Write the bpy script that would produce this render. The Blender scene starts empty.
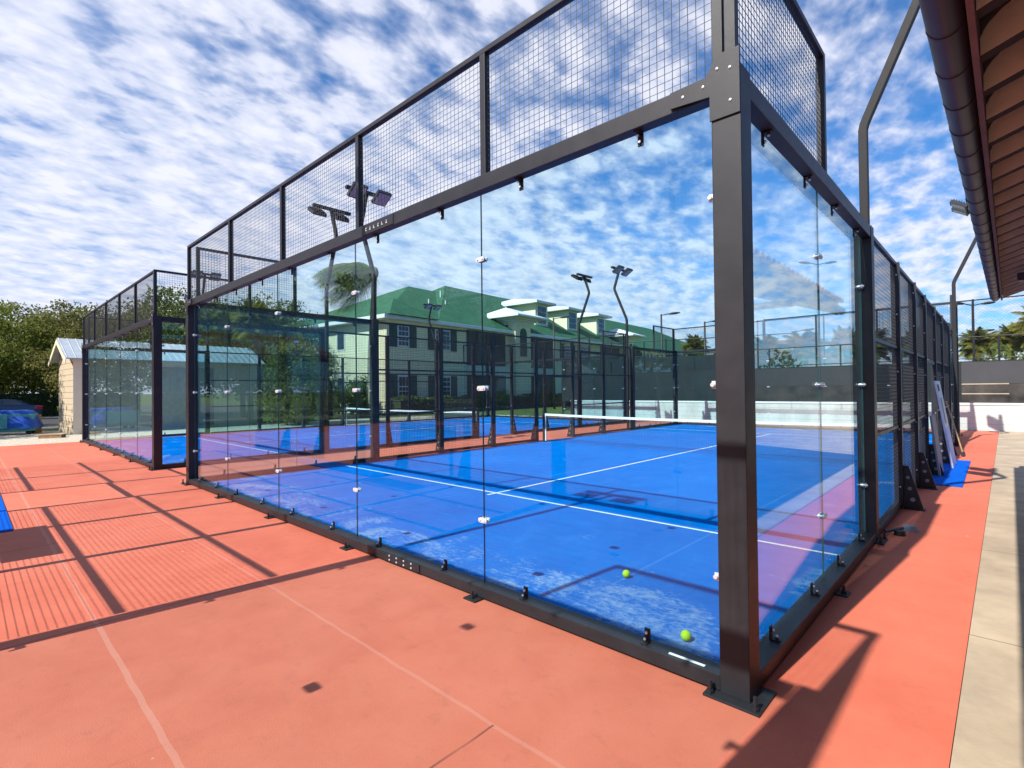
import bpy, bmesh, math, random
from mathutils import Vector, Matrix
C = bpy.context.scene.collection
scene = bpy.context.scene
R = math.radians

# ------------------------------------------------------------------ camera
F_PX = 517.19
CAM = Vector((0.996, -2.881, 1.703))
cd = bpy.data.cameras.new("camera")
cd.sensor_width = 36.0
cd.lens = F_PX / 1024 * 36.0
cd.clip_start = 0.05
cd.clip_end = 6000
cam = bpy.data.objects.new("camera", cd)
C.objects.link(cam)
yaw, pit, rol = -0.756049, 0.011573, -0.010826
fw = Vector((math.sin(yaw)*math.cos(pit), math.cos(yaw)*math.cos(pit), math.sin(pit)))
rt = Vector((math.cos(yaw), -math.sin(yaw), 0))
up = rt.cross(fw)
r2 = math.cos(rol)*rt + math.sin(rol)*up
u2 = math.cos(rol)*up - math.sin(rol)*rt
m3 = Matrix((r2, u2, -fw)).transposed()
cam.matrix_world = Matrix.Translation(CAM) @ m3.to_4x4()
scene.camera = cam

# ------------------------------------------------------------------ light
SUN_EL, SUN_SLOPE = 44.0, 0.085
scene.view_settings.view_transform = 'Standard'
scene.view_settings.look = 'None'
scene.view_settings.exposure = 1.46
scene.view_settings.gamma = 1.0
try:
    scene.view_settings.use_curve_mapping = False
except Exception:
    pass
scene.render.film_transparent = False
scene.cycles.max_bounces = 10
scene.cycles.transparent_max_bounces = 48
scene.cycles.glossy_bounces = 4
scene.cycles.diffuse_bounces = 4
scene.cycles.caustics_reflective = False
scene.cycles.caustics_refractive = False
scene.cycles.use_denoising = True

sun_dir = Vector((-SUN_SLOPE, -1, 0)).normalized()*math.cos(R(SUN_EL)) + Vector((0, 0, math.sin(R(SUN_EL))))
sl = bpy.data.lights.new("sun", 'SUN')
sl.energy = 2.6
sl.angle = R(0.5)
sl.color = (1.0, 0.95, 0.87)
so = bpy.data.objects.new("sun", sl)
C.objects.link(so)
so.location = (0, -20, 30)
so.rotation_euler = sun_dir.to_track_quat('Z', 'Y').to_euler()

world = bpy.data.worlds.new("World")
scene.world = world
world.use_nodes = True
nt = world.node_tree
nt.nodes.clear()
N = nt.nodes.new
L = nt.links.new
def nmath(nt, op, a, b=None, c=None, clamp=False):
    n = nt.nodes.new('ShaderNodeMath'); n.operation = op; n.use_clamp = clamp
    for i, v in enumerate((a, b, c)):
        if v is None: continue
        if isinstance(v, (int, float)): n.inputs[i].default_value = v
        else: nt.links.new(v, n.inputs[i])
    return n.outputs[0]
def nramp(nt, fac, stops, interp='LINEAR'):
    n = nt.nodes.new('ShaderNodeValToRGB'); n.color_ramp.interpolation = interp
    e = n.color_ramp.elements
    while len(e) < len(stops): e.new(0.5)
    for k, (p, c) in enumerate(stops):
        e[k].position = p
        e[k].color = c if len(c) == 4 else (*c, 1)
    nt.links.new(fac, n.inputs[0])
    return n.outputs[0]
def nmix(nt, fac, a, b, blend='MIX'):
    n = nt.nodes.new('ShaderNodeMix'); n.data_type = 'RGBA'; n.blend_type = blend
    for s, v in ((n.inputs[0], fac), (n.inputs[6], a), (n.inputs[7], b)):
        if isinstance(v, (int, float)): s.default_value = v
        elif isinstance(v, tuple): s.default_value = v if len(v) == 4 else (*v, 1)
        else: nt.links.new(v, s)
    return n.outputs[2]
def nnoise(nt, vec, scale, detail=3, rough=0.5, dist=0.0):
    n = nt.nodes.new('ShaderNodeTexNoise')
    n.inputs['Scale'].default_value = scale
    n.inputs['Detail'].default_value = detail
    n.inputs['Roughness'].default_value = rough
    n.inputs['Distortion'].default_value = dist
    if vec is not None: nt.links.new(vec, n.inputs['Vector'])
    return n.outputs[0]
def nmap(nt, vec, scale=(1, 1, 1), rot=(0, 0, 0), loc=(0, 0, 0)):
    n = nt.nodes.new('ShaderNodeMapping')
    n.inputs['Scale'].default_value = scale
    n.inputs['Rotation'].default_value = rot
    n.inputs['Location'].default_value = loc
    nt.links.new(vec, n.inputs['Vector'])
    return n.outputs[0]

sky = N('ShaderNodeTexSky')
sky.sky_type = 'NISHITA'
sky.sun_disc = False
sky.sun_elevation = R(SUN_EL)
sky.sun_rotation = math.atan2(sun_dir.x, sun_dir.y)
sky.air_density = 1.0
sky.dust_density = 0.4
sky.ozone_density = 2.5
tc = N('ShaderNodeTexCoord')
sx = N('ShaderNodeSeparateXYZ'); L(tc.outputs['Generated'], sx.inputs[0])
zz = nmath(nt, 'MAXIMUM', sx.outputs[2], 0.0)
den = nmath(nt, 'ADD', zz, 0.19)
cu = nmath(nt, 'DIVIDE', sx.outputs[0], den)
cv = nmath(nt, 'DIVIDE', sx.outputs[1], den)
cxyz = N('ShaderNodeCombineXYZ'); L(cu, cxyz.inputs[0]); L(cv, cxyz.inputs[1])
plane = cxyz.outputs[0]
# puffs of altocumulus in rows, thinner and streakier towards +Y
warp = nmap(nt, plane, scale=(1.0, 0.78, 1), rot=(0, 0, R(38)))
puff = nnoise(nt, warp, 10.5, 3.2, 0.5, 0.1)
big = nnoise(nt, nmap(nt, plane, loc=(3.1, 1.7, 0)), 1.05, 3, 0.5, 0.2)
fine = nnoise(nt, nmap(nt, plane, scale=(1.0, 0.6, 1), rot=(0, 0, R(52))), 19.0, 5, 0.6, 0.3)
# cover falls off towards the right side of the view (+Y / +X azimuth)
az = nmath(nt, 'ADD', nmath(nt, 'MULTIPLY', sx.outputs[0], -0.74), nmath(nt, 'MULTIPLY', sx.outputs[1], -0.62))
cover = nmath(nt, 'ADD', nmath(nt, 'MULTIPLY_ADD', sx.outputs[0], -0.15, -0.045), nramp(nt, sx.outputs[2], [(0.05, (0.075,)*3), (0.38, (0.0,)*3)]))
s1 = nmath(nt, 'ADD', nmath(nt, 'MULTIPLY', puff, 0.62), nmath(nt, 'MULTIPLY', big, 0.38))
s2 = nmath(nt, 'ADD', s1, nmath(nt, 'MULTIPLY', fine, 0.24))
s3 = nmath(nt, 'ADD', s2, cover)
cl = nramp(nt, s3, [(0.42, (0, 0, 0)), (0.51, (0.08, 0.08, 0.08)), (0.60, (0.44, 0.44, 0.44)), (0.69, (0.88, 0.88, 0.88)), (0.82, (1, 1, 1))])
hor = nramp(nt, sx.outputs[2], [(0.0, (0.75, 0.75, 0.75)), (0.12, (0.45, 0.45, 0.45)), (0.36, (0.0, 0.0, 0.0))])
shade = nramp(nt, nmath(nt, 'ADD', nmath(nt, 'MULTIPLY', fine, 0.5), nmath(nt, 'MULTIPLY', puff, 0.55)),
              [(0.38, (3.9, 4.4, 5.8)), (0.62, (6.1, 6.2, 7.0))])
skyc = nmix(nt, 1.0, sky.outputs[0], (0.30, 0.72, 1.10), 'MULTIPLY')
horz = nmath(nt, 'MULTIPLY', hor, nmath(nt, 'MULTIPLY_ADD', sx.outputs[0], -0.62, 0.38, True))
withhaze = nmix(nt, horz, skyc, (3.5, 4.4, 6.0))
final = nmix(nt, nmath(nt, 'MULTIPLY', cl, 0.93), withhaze, shade)
bg = N('ShaderNodeBackground'); bg.inputs[1].default_value = 0.058
L(final, bg.inputs[0])
wo = N('ShaderNodeOutputWorld'); L(bg.outputs[0], wo.inputs[0])

# ------------------------------------------------------------------ materials
def new_mat(name):
    m = bpy.data.materials.new(name); m.use_nodes = True
    t = m.node_tree; t.nodes.clear()
    o = t.nodes.new('ShaderNodeOutputMaterial')
    return m, t, o
def pmat(name, col, rough=0.6, metal=0.0, var=0.12, scale=6.0, spec=0.5, bump=0.0, bscale=60.0, col2=None, detail=4):
    m, t, o = new_mat(name)
    b = t.nodes.new('ShaderNodeBsdfPrincipled')
    b.inputs['Roughness'].default_value = rough
    b.inputs['Metallic'].default_value = metal
    b.inputs['Specular IOR Level'].default_value = spec
    c = t.nodes.new('ShaderNodeTexCoord').outputs['Object']
    n = nnoise(t, c, scale, detail, 0.6)
    lo = tuple(x*(1-var) for x in col) if col2 is None else col2
    hi = tuple(min(1, x*(1+var)) for x in col)
    t.links.new(nramp(t, n, [(0.3, lo), (0.7, hi)]), b.inputs['Base Color'])
    rr = nmath(t, 'MULTIPLY_ADD', n, 0.2, rough-0.1)
    t.links.new(rr, b.inputs['Roughness'])
    if bump:
        bn = t.nodes.new('ShaderNodeBump'); bn.inputs['Strength'].default_value = bump
        bn.inputs['Distance'].default_value = 0.01
        t.links.new(nnoise(t, c, bscale, 3), bn.inputs['Height'])
        t.links.new(bn.outputs[0], b.inputs['Normal'])
    t.links.new(b.outputs[0], o.inputs[0])
    return m
M = {}
M['frame'] = pmat('charcoal_powder_coat', (0.023, 0.022, 0.026), 0.45, 0.0, 0.22, 5, 0.35, 0.15, 500)
M['wire'] = pmat('black_mesh_wire', (0.022, 0.022, 0.026), 0.5)
M['steel'] = pmat('stainless_steel', (0.72, 0.72, 0.74), 0.35, 0.35, 0.06)
M['rubber'] = pmat('black_rubber', (0.02, 0.02, 0.02), 0.7)
M['white'] = pmat('white_paint', (0.78, 0.78, 0.76), 0.6, 0, 0.04)
M['lens'] = pmat('floodlight_lens', (0.22, 0.30, 0.40), 0.2, 0.0, 0.1)
M['net'] = pmat('net_cord', (0.03, 0.035, 0.04), 0.8)
M['board_grey'] = pmat('grey_board', (0.22, 0.21, 0.23), 0.6)
M['ball'] = pmat('felt_yellow', (0.55, 0.72, 0.03), 0.9, 0, 0.1, 60, 0.2, 0.4, 300)
M['pole'] = pmat('dark_pole_paint', (0.022, 0.021, 0.022), 0.6, 0, 0.12, 6, 0.25)
M['dark_trim'] = pmat('dark_bronze', (0.035, 0.03, 0.03), 0.5)

def glass_mat():
    m, t, o = new_mat('court_glass')
    g = t.nodes.new('ShaderNodeNewGeometry')
    dp = t.nodes.new('ShaderNodeVectorMath'); dp.operation = 'DOT_PRODUCT'
    t.links.new(g.outputs['Normal'], dp.inputs[0]); t.links.new(g.outputs['Incoming'], dp.inputs[1])
    ca = nmath(t, 'ABSOLUTE', dp.outputs['Value'])
    s = nmath(t, 'POWER', nmath(t, 'SUBTRACT', 1.0, ca, None, True), 4.8)
    fr = nmath(t, 'MULTIPLY_ADD', s, 0.85, 0.028, True)
    tr = t.nodes.new('ShaderNodeBsdfTransparent')
    c = t.nodes.new('ShaderNodeTexCoord').outputs['Object']
    n = nnoise(t, c, 1.1, 4, 0.6)
    t.links.new(nramp(t, n, [(0.3, (0.845, 0.955, 0.975)), (0.7, (0.875, 0.968, 0.985))]), tr.inputs[0])
    gl = t.nodes.new('ShaderNodeBsdfGlossy'); gl.inputs['Roughness'].default_value = 0.0
    gl.inputs['Color'].default_value = (0.95, 0.98, 1, 1)
    mx = t.nodes.new('ShaderNodeMixShader')
    t.links.new(fr, mx.inputs[0]); t.links.new(tr.outputs[0], mx.inputs[1]); t.links.new(gl.outputs[0], mx.inputs[2])
    # a film of dust and dried rain on the pane
    df = t.nodes.new('ShaderNodeBsdfDiffuse'); df.inputs[0].default_value = (0.75, 0.74, 0.7, 1)
    d = nramp(t, nnoise(t, nmap(t, c, scale=(3, 3, 0.7)), 3.0, 7, 0.7), [(0.50, (0.0,)*3), (0.75, (0.006,)*3)])
    m2 = t.nodes.new('ShaderNodeMixShader')
    t.links.new(d, m2.inputs[0]); t.links.new(mx.outputs[0], m2.inputs[1]); t.links.new(df.outputs[0], m2.inputs[2])
    t.links.new(m2.outputs[0], o.inputs[0])
    return m
M['glass'] = glass_mat()
M['glass_edge'] = pmat('glass_edge_green', (0.05, 0.16, 0.16), 0.2)

def turf_mat():
    m, t, o = new_mat('blue_turf')
    b = t.nodes.new('ShaderNodeBsdfPrincipled'); b.inputs['Roughness'].default_value = 0.9
    b.inputs['Specular IOR Level'].default_value = 0.0
    c = t.nodes.new('ShaderNodeTexCoord').outputs['Object']
    big = nnoise(t, c, 0.55, 4, 0.6, 0.3)
    fine = nnoise(t, c, 38, 3, 0.7)
    streak = nnoise(t, nmap(t, c, scale=(1.0, 7.0, 1), rot=(0, 0, R(6))), 1.6, 4, 0.6)
    base = nramp(t, nmath(t, 'ADD', nmath(t, 'MULTIPLY', big, 0.6), nmath(t, 'MULTIPLY', streak, 0.4)),
                 [(0.35, (0.0, 0.125, 0.46)), (0.65, (0.0, 0.178, 0.58))])
    base = nmix(t, nmath(t, 'MULTIPLY', fine, 0.35), base, (0.0, 0.11, 0.44))
    # silica sand gathered along the walls and the service lines
    sx = t.nodes.new('ShaderNodeSeparateXYZ'); t.links.new(c, sx.inputs[0])
    y = sx.outputs[1]; x = sx.outputs[0]
    dw = nramp(t, nmath(t, 'DIVIDE', y, 20.0), [(0.0, (0.20,)*3), (0.045, (0.16,)*3), (0.075, (0.02,)*3), (0.11, (0.05,)*3), (0.13, (0.0,)*3), (0.42, (0.0,)*3), (0.5, (0.06,)*3), (0.6, (0.03,)*3), (0.8, (0.02,)*3), (1, (0.15,)*3)])
    side = nramp(t, nmath(t, 'DIVIDE', x, -10.0), [(0.0, (0.16,)*3), (0.08, (0.07,)*3), (0.2, (0.0,)*3), (0.85, (0.0,)*3), (1, (0.10,)*3)])
    wgt = nmath(t, 'MAXIMUM', dw, side)
    patch = nnoise(t, nmap(t, c, scale=(1, 1.5, 1), rot=(0, 0, 0.4)), 1.15, 5, 0.62, 0.8)
    grain = nnoise(t, nmap(t, c, scale=(1, 1.6, 1)), 15, 5, 0.75, 0.4)
    sc = nmath(t, 'ADD', nmath(t, 'ADD', nmath(t, 'MULTIPLY', patch, 0.75), nmath(t, 'MULTIPLY', grain, 0.5)), wgt)
    sand = nramp(t, sc, [(0.80, (0,)*3), (0.97, (0.66,)*3)])
    sm = nmath(t, 'PINGPONG', nmath(t, 'ADD', x, nmath(t, 'ADD', 1.45, nmath(t, 'MULTIPLY', nnoise(t, c, 2.0, 2), 0.02))), 1.98)
    seam = nmath(t, 'MULTIPLY', nmath(t, 'LESS_THAN', sm, 0.012), 0.35)
    base = nmix(t, seam, base, (0.10, 0.26, 0.62))
    wear = nramp(t, nnoise(t, nmap(t, c, scale=(1.6, 0.7, 1), rot=(0, 0, 0.3)), 2.2, 8, 0.72, 0.4), [(0.52, (0,)*3), (0.72, (0.30,)*3)])
    base = nmix(t, wear, base, (0.05, 0.22, 0.60))
    col = nmix(t, sand, base, (0.42, 0.5, 0.62))
    t.links.new(col, b.inputs['Base Color'])
    bn = t.nodes.new('ShaderNodeBump'); bn.inputs['Strength'].default_value = 0.5; bn.inputs['Distance'].default_value = 0.01
    t.links.new(nnoise(t, c, 120, 2), bn.inputs['Height']); t.links.new(bn.outputs[0], b.inputs['Normal'])
    t.links.new(b.outputs[0], o.inputs[0])
    return m
M['turf'] = turf_mat()

def salmon_mat():
    m, t, o = new_mat('salmon_acrylic_concrete')
    b = t.nodes.new('ShaderNodeBsdfPrincipled'); b.inputs['Roughness'].default_value = 0.75
    b.inputs['Specular IOR Level'].default_value = 0.3
    c = t.nodes.new('ShaderNodeTexCoord').outputs['Object']
    big = nnoise(t, c, 0.35, 5, 0.6, 0.4)
    mid = nnoise(t, c, 2.3, 6, 0.65, 0.3)
    fine = nnoise(t, c, 90, 3, 0.6)
    f = nmath(t, 'ADD', nmath(t, 'MULTIPLY', big, 0.55), nmath(t, 'MULTIPLY', mid, 0.45))
    col = nramp(t, f, [(0.34, (0.57, 0.130, 0.074)), (0.50, (0.65, 0.165, 0.096)), (0.68, (0.70, 0.198, 0.122))])
    col = nmix(t, nmath(t, 'MULTIPLY', fine, 0.18), col, (0.32, 0.09, 0.06))
    dirt = nramp(t, nnoise(t, nmap(t, c, scale=(1, 1.3, 1), rot=(0, 0, 1.1)), 5.5, 9, 0.78, 0.2), [(0.30, (0.35,)*3), (0.45, (0,)*3)])
    col = nmix(t, dirt, col, (0.33, 0.10, 0.07))
    grit = nramp(t, nnoise(t, c, 260, 2, 0.6), [(0.64, (0,)*3), (0.72, (0.55,)*3)])
    col = nmix(t, grit, col, (0.25, 0.09, 0.07))
    # pale scuffs and specks
    sc = nramp(t, nnoise(t, nmap(t, c, scale=(1, 2.4, 1), rot=(0, 0, 0.5)), 3.1, 8, 0.72), [(0.63, (0,)*3), (0.74, (0.35,)*3)])
    col = nmix(t, sc, col, (0.62, 0.30, 0.22))
    spk = t.nodes.new('ShaderNodeTexVoronoi'); spk.inputs['Scale'].default_value = 1.9
    t.links.new(c, spk.inputs['Vector'])
    sp = nramp(t, spk.outputs['Distance'], [(0.012, (0.7,)*3), (0.03, (0,)*3)])
    col = nmix(t, sp, col, (0.75, 0.6, 0.5))
    # saw cuts and filled joints
    sx = t.nodes.new('ShaderNodeSeparateXYZ'); t.links.new(c, sx.inputs[0])
    wob = nmath(t, 'MULTIPLY', nmath(t, 'SUBTRACT', nnoise(t, c, 3, 3), 0.5), 0.03)
    def line(coord, pos, w):
        d = nmath(t, 'ABSOLUTE', nmath(t, 'SUBTRACT', nmath(t, 'ADD', coord, wob), pos))
        return nmath(t, 'LESS_THAN', d, w)
    filled = line(sx.outputs[1], -2.2, 0.016)
    filled2 = nmath(t, 'MULTIPLY', line(sx.outputs[1], -1.03, 0.012), 0.55)
    col = nmix(t, nmath(t, 'MULTIPLY', filled, 0.30), col, (0.70, 0.36, 0.27))
    col = nmix(t, nmath(t, 'MULTIPLY', filled2, 0.4), col, (0.70, 0.36, 0.27))
    cr = nmath(t, 'PINGPONG', nmath(t, 'ADD', sx.outputs[0], nmath(t, 'ADD', wob, 0.9)), 1.5)
    cut = nmath(t, 'LESS_THAN', cr, 0.007)
    side = nmath(t, 'LESS_THAN', sx.outputs[1], -1.03)
    cut = nmath(t, 'MULTIPLY', cut, nmath(t, 'MULTIPLY', side, nramp(t, nnoise(t, c, 0.9, 2), [(0.42, (0,)*3), (0.5, (1,)*3)])))
    col = nmix(t, nmath(t, 'MULTIPLY', cut, 0.75), col, (0.16, 0.05, 0.035))
    t.links.new(col, b.inputs['Base Color'])
    bn = t.nodes.new('ShaderNodeBump'); bn.inputs['Strength'].default_value = 0.25; bn.inputs['Distance'].default_value = 0.006
    t.links.new(nnoise(t, c, 140, 3), bn.inputs['Height']); t.links.new(bn.outputs[0], b.inputs['Normal'])
    t.links.new(b.outputs[0], o.inputs[0])
    return m
M['salmon'] = salmon_mat()
M['concrete'] = pmat('tan_concrete', (0.46, 0.36, 0.255), 0.85, 0, 0.22, 1.7, 0.3, 0.2, 90, None, 7)
ct = M['concrete'].node_tree
cb = [n for n in ct.nodes if n.type == 'BSDF_PRINCIPLED'][0]
cc_ = [n for n in ct.nodes if n.type == 'TEX_COORD'][0].outputs['Object']
cs = ct.nodes.new('ShaderNodeSeparateXYZ'); ct.links.new(cc_, cs.inputs[0])
jl = nmath(ct, 'LESS_THAN', nmath(ct, 'PINGPONG', nmath(ct, 'ADD', cs.outputs[1], 0.7), 1.25), 0.008)
st_ = nramp(ct, nnoise(ct, cc_, 1.3, 8, 0.72), [(0.38, (0.22,)*3), (0.55, (0,)*3)])
col_ = nmix(ct, st_, cb.inputs['Base Color'].links[0].from_socket, (0.22, 0.18, 0.13))
ct.links.new(nmix(ct, nmath(ct, 'MULTIPLY', jl, 0.6), col_, (0.12, 0.10, 0.08)), cb.inputs['Base Color'])
M['asphalt'] = pmat('asphalt', (0.06, 0.062, 0.068), 0.9, 0, 0.25, 3, 0.3, 0.3, 70)
M['gravel'] = pmat('pale_gravel', (0.52, 0.46, 0.36), 0.95, 0, 0.35, 14, 0.2, 0.6, 40)
M['grass'] = pmat('lawn_grass', (0.10, 0.13, 0.03), 0.95, 0, 0.4, 2.5, 0.1, 0.6, 60, (0.05, 0.075, 0.015))
M['blue_mat'] = pmat('blue_mat', (0.0, 0.10, 0.55), 0.9, 0, 0.15, 20, 0.1, 0.4, 200)
M['line'] = pmat('white_line_turf', (0.72, 0.75, 0.78), 0.9, 0, 0.08, 40)

# ------------------------------------------------------------------ mesh helper
class MB:
    def __init__(s):
        s.v = []; s.f = []; s.mi = []
    def add(s, vs, fs, mi=0):
        o = len(s.v); s.v += [tuple(v) for v in vs]
        s.f += [tuple(o+i for i in f) for f in fs]; s.mi += [mi]*len(fs)
        return s
    def box(s, x0, x1, y0, y1, z0, z1, mi=0, mat=None):
        vs = [Vector((x, y, z)) for z in (z0, z1) for y in (y0, y1) for x in (x0, x1)]
        if mat is not None: vs = [mat @ v for v in vs]
        return s.add(vs, [(0, 2, 3, 1), (4, 5, 7, 6), (0, 1, 5, 4), (2, 6, 7, 3), (0, 4, 6, 2), (1, 3, 7, 5)], mi)
    def cbox(s, c, d, mat=None, mi=0):
        return s.box(c[0]-d[0]/2, c[0]+d[0]/2, c[1]-d[1]/2, c[1]+d[1]/2, c[2]-d[2]/2, c[2]+d[2]/2, mi, mat)
    def tube(s, pts, r, n=8, mi=0, square=False, caps=True):
        pts = [Vector(p) for p in pts]
        rs = r if isinstance(r, (list, tuple)) else [r]*len(pts)
        if square: n = 4
        rings = []
        ref = None
        for i, p in enumerate(pts):
            d = (pts[min(i+1, len(pts)-1)] - pts[max(i-1, 0)]).normalized()
            if ref is None:
                ref = Vector((1, 0, 0)) if abs(d.x) < 0.9 else Vector((0, 1, 0))
            a = (ref - d*ref.dot(d)).normalized(); b = d.cross(a); ref = a
            off = math.pi/4 if square else 0
            k = math.sqrt(2) if square else 1
            rings.append([p + (a*math.cos(off+2*math.pi*j/n) + b*math.sin(off+2*math.pi*j/n))*rs[i]*k for j in range(n)])
        vs = [v for rg in rings for v in rg]; fs = []
        for i in range(len(pts)-1):
            for j in range(n):
                j2 = (j+1) % n
                fs.append((i*n+j, i*n+j2, (i+1)*n+j2, (i+1)*n+j))
        if caps:
            fs.append(tuple(range(n-1, -1, -1))); fs.append(tuple((len(pts)-1)*n+j for j in range(n)))
        return s.add(vs, fs, mi)
    def wire(s, a, b, r, mi=0):
        return s.tube([a, b], r, 3, mi, caps=False)
    def prism(s, poly, z0, z1, mi=0, mat=None):
        n = len(poly)
        vs = [Vector((p[0], p[1], z0)) for p in poly] + [Vector((p[0], p[1], z1)) for p in poly]
        if mat is not None: vs = [mat @ v for v in vs]
        fs = [tuple(range(n-1, -1, -1)), tuple(range(n, 2*n))] + [(i, (i+1) % n, n+(i+1) % n, n+i) for i in range(n)]
        return s.add(vs, fs, mi)
    def ball(s, c, r, nu=12, nv=8, mi=0):
        c = Vector(c); vs = []; fs = []
        rr = r if isinstance(r, (tuple, list)) else (r, r, r)
        for i in range(nv+1):
            th = math.pi*i/nv
            for j in range(nu):
                ph = 2*math.pi*j/nu
                vs.append(c + Vector((rr[0]*math.sin(th)*math.cos(ph), rr[1]*math.sin(th)*math.sin(ph), rr[2]*math.cos(th))))
        for i in range(nv):
            for j in range(nu):
                fs.append((i*nu+j, (i+1)*nu+j, (i+1)*nu+(j+1) % nu, i*nu+(j+1) % nu))
        return s.add(vs, fs, mi)
    def build(s, name, mats, parent=None, bevel=0.0, smooth=False, loc=None):
        me = bpy.data.meshes.new(name)
        me.from_pydata(s.v, [], s.f)
        mats = mats if isinstance(mats, (list, tuple)) else [mats]
        for m in mats: me.materials.append(m)
        if len(mats) > 1: me.polygons.foreach_set('material_index', s.mi)
        bm = bmesh.new(); bm.from_mesh(me)
        bmesh.ops.recalc_face_normals(bm, faces=bm.faces)
        if bevel:
            es = [e for e in bm.edges if len(e.link_faces) == 2 and e.calc_face_angle(0) > 0.6]
            bmesh.ops.bevel(bm, geom=es, offset=bevel, segments=2, affect='EDGES', profile=0.6)
        bm.to_mesh(me); bm.free()
        if smooth: me.polygons.foreach_set('use_smooth', [True]*len(me.polygons))
        o = bpy.data.objects.new(name, me); C.objects.link(o)
        if parent: o.parent = parent
        if loc: o.location = loc
        return o
def tag(o, label=None, cat=None, group=None, kind=None):
    if label: o['label'] = label
    if cat: o['category'] = cat
    if group: o['group'] = group
    if kind: o['kind'] = kind
    return o
def thing(name, label, cat, loc=(0, 0, 0), rz=0.0, group=None):
    o = bpy.data.objects.new(name, None); C.objects.link(o)
    o.empty_display_size = 0.2
    o.location = loc; o.rotation_euler = (0, 0, rz)
    return tag(o, label, cat, group)
def copy_tree(o, parent=None, label=None):
    c = o.copy(); C.objects.link(c)
    if parent is not None: c.parent = parent
    if label: c['label'] = label
    for ch in list(o.children): copy_tree(ch, c)
    return c
def struct(mb, name, mat, **k):
    return tag(mb.build(name, mat, **k), kind='structure')

# ------------------------------------------------------------------ the ground
g = MB(); s_ = 3000
g.add([(-s_, -s_, -0.05), (s_, -s_, -0.05), (s_, s_, -0.05), (-s_, s_, -0.05)], [(0, 1, 2, 3)])
struct(g, 'ground', M['grass'])
def sheet(name, mat, poly, z, thick=0.0):
    mb = MB()
    if thick: mb.prism(poly, z-thick, z)
    else: mb.add([(x, y, z) for x, y in poly], [tuple(range(len(poly)))])
    return struct(mb, name, mat)
sheet('gravel_bed', M['gravel'], [(-34, -3.5), (-23.2, -3.5), (-22.0, 9.0), (-20.5, 23.0), (-27.5, 23), (-30, 5)], -0.025)
sheet('pavement', M['salmon'], [(-23.6, -16), (0.84, -16), (0.80, -0.5), (0.95, 23.0), (-18.4, 23.0), (-23.0, 21.2)], 0.0, 0.06)
sheet('concrete_path', M['concrete'], [(0.845, -16), (14, -16), (14, 23.0), (0.955, 23.0), (0.805, -0.5)], 0.012, 0.06)
sheet('parking_lot', M['asphalt'], [(-95, -22), (-37.5, -22), (-37.0, 8), (-95, 8)], -0.03)
sheet('concrete_path', M['concrete'], [(-36.9, -20), (-34.1, -20), (-34.1, 6.0), (-36.9, 6.0)], -0.01, 0.1)

# ------------------------------------------------------------------ court pieces
BEAM0, BEAM1, TOP = 3.335, 3.455, 4.46
WR = 0.0024
def grid_wires(mb, u0, u1, z0, z1, place, step=0.05, r=WR):
    n = max(1, round((u1-u0)/step))
    for i in range(n+1):
        u = u0+(u1-u0)*i/n
        mb.wire(place(u, z0), place(u, z1), r)
    n = max(1, round((z1-z0)/step))
    for i in range(n+1):
        z = z0+(z1-z0)*i/n
        mb.wire(place(u0, z), place(u1, z), r)
def tri_plate(mb, m):
    mb.prism([(0, 0), (0.21, 0), (0.21, 0.03), (0.06, 0.58), (0, 0.58)], -0.012, 0.012, 0, m)
# every wall is built along local +x from 0 to its length, outer face at y = 0, court at +y
def add_post(root, x, w=0.16, d=0.16, z1=BEAM1, plate=True, name='post'):
    p = MB().box(x-w/2, x+w/2, 0, d, 0.012, z1).build(name, M['frame'], root, bevel=0.006)
    if plate:
        b = MB().box(x-w/2-0.07, x+w/2+0.07, -0.07, d+0.05, 0.0, 0.014)
        b.build('base_plate', M['frame'], p, bevel=0.003)
        for dx in (-1, 1):
            for yy in (-0.04,):
                bo = MB().tube([(x+dx*(w/2+0.04), yy, 0.012), (x+dx*(w/2+0.04), yy, 0.085)], 0.011, 8)
                bo.tube([(x+dx*(w/2+0.04), yy, 0.014), (x+dx*(w/2+0.04), yy, 0.034)], 0.019, 6)
                bo.build('anchor_bolt', M['frame'], p)
    return p
def clamp_plate(root, x, z, y=0.105, w=0.10, h=0.042):
    mb = MB()
    poly = []
    for k in range(16):
        a = 2*math.pi*k/16
        poly.append(((w/2-h/2)*(1 if math.cos(a) > 0 else -1) + h/2*math.cos(a), h/2*math.sin(a)))
    m = Matrix.Translation((x, y-0.017, z)) @ Matrix.Rotation(R(90), 4, 'X')
    mb.prism(poly, -0.006, 0.006, 0, m)
    m2 = Matrix.Translation((x, y+0.017, z)) @ Matrix.Rotation(R(90), 4, 'X')
    mb.prism(poly, -0.006, 0.006, 0, m2)
    for dx in (-0.028, 0.028):
        mb.tube([(x+dx, y-0.030, z), (x+dx, y+0.030, z)], 0.0095, 8)
    return mb.build('glass_clamp', M['steel'], root)
def edge_clamp(root, xpost, z, sgn, y=0.105):
    mb = MB()
    mb.box(min(xpost, xpost+sgn*0.055), max(xpost, xpost+sgn*0.055), y-0.022, y-0.012, z-0.022, z+0.022)
    mb.tube([(xpost+sgn*0.045, y-0.038, z), (xpost+sgn*0.045, y+0.03, z)], 0.013, 8)
    return mb.build('glass_clamp', M['steel'], root, bevel=0.002)
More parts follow.
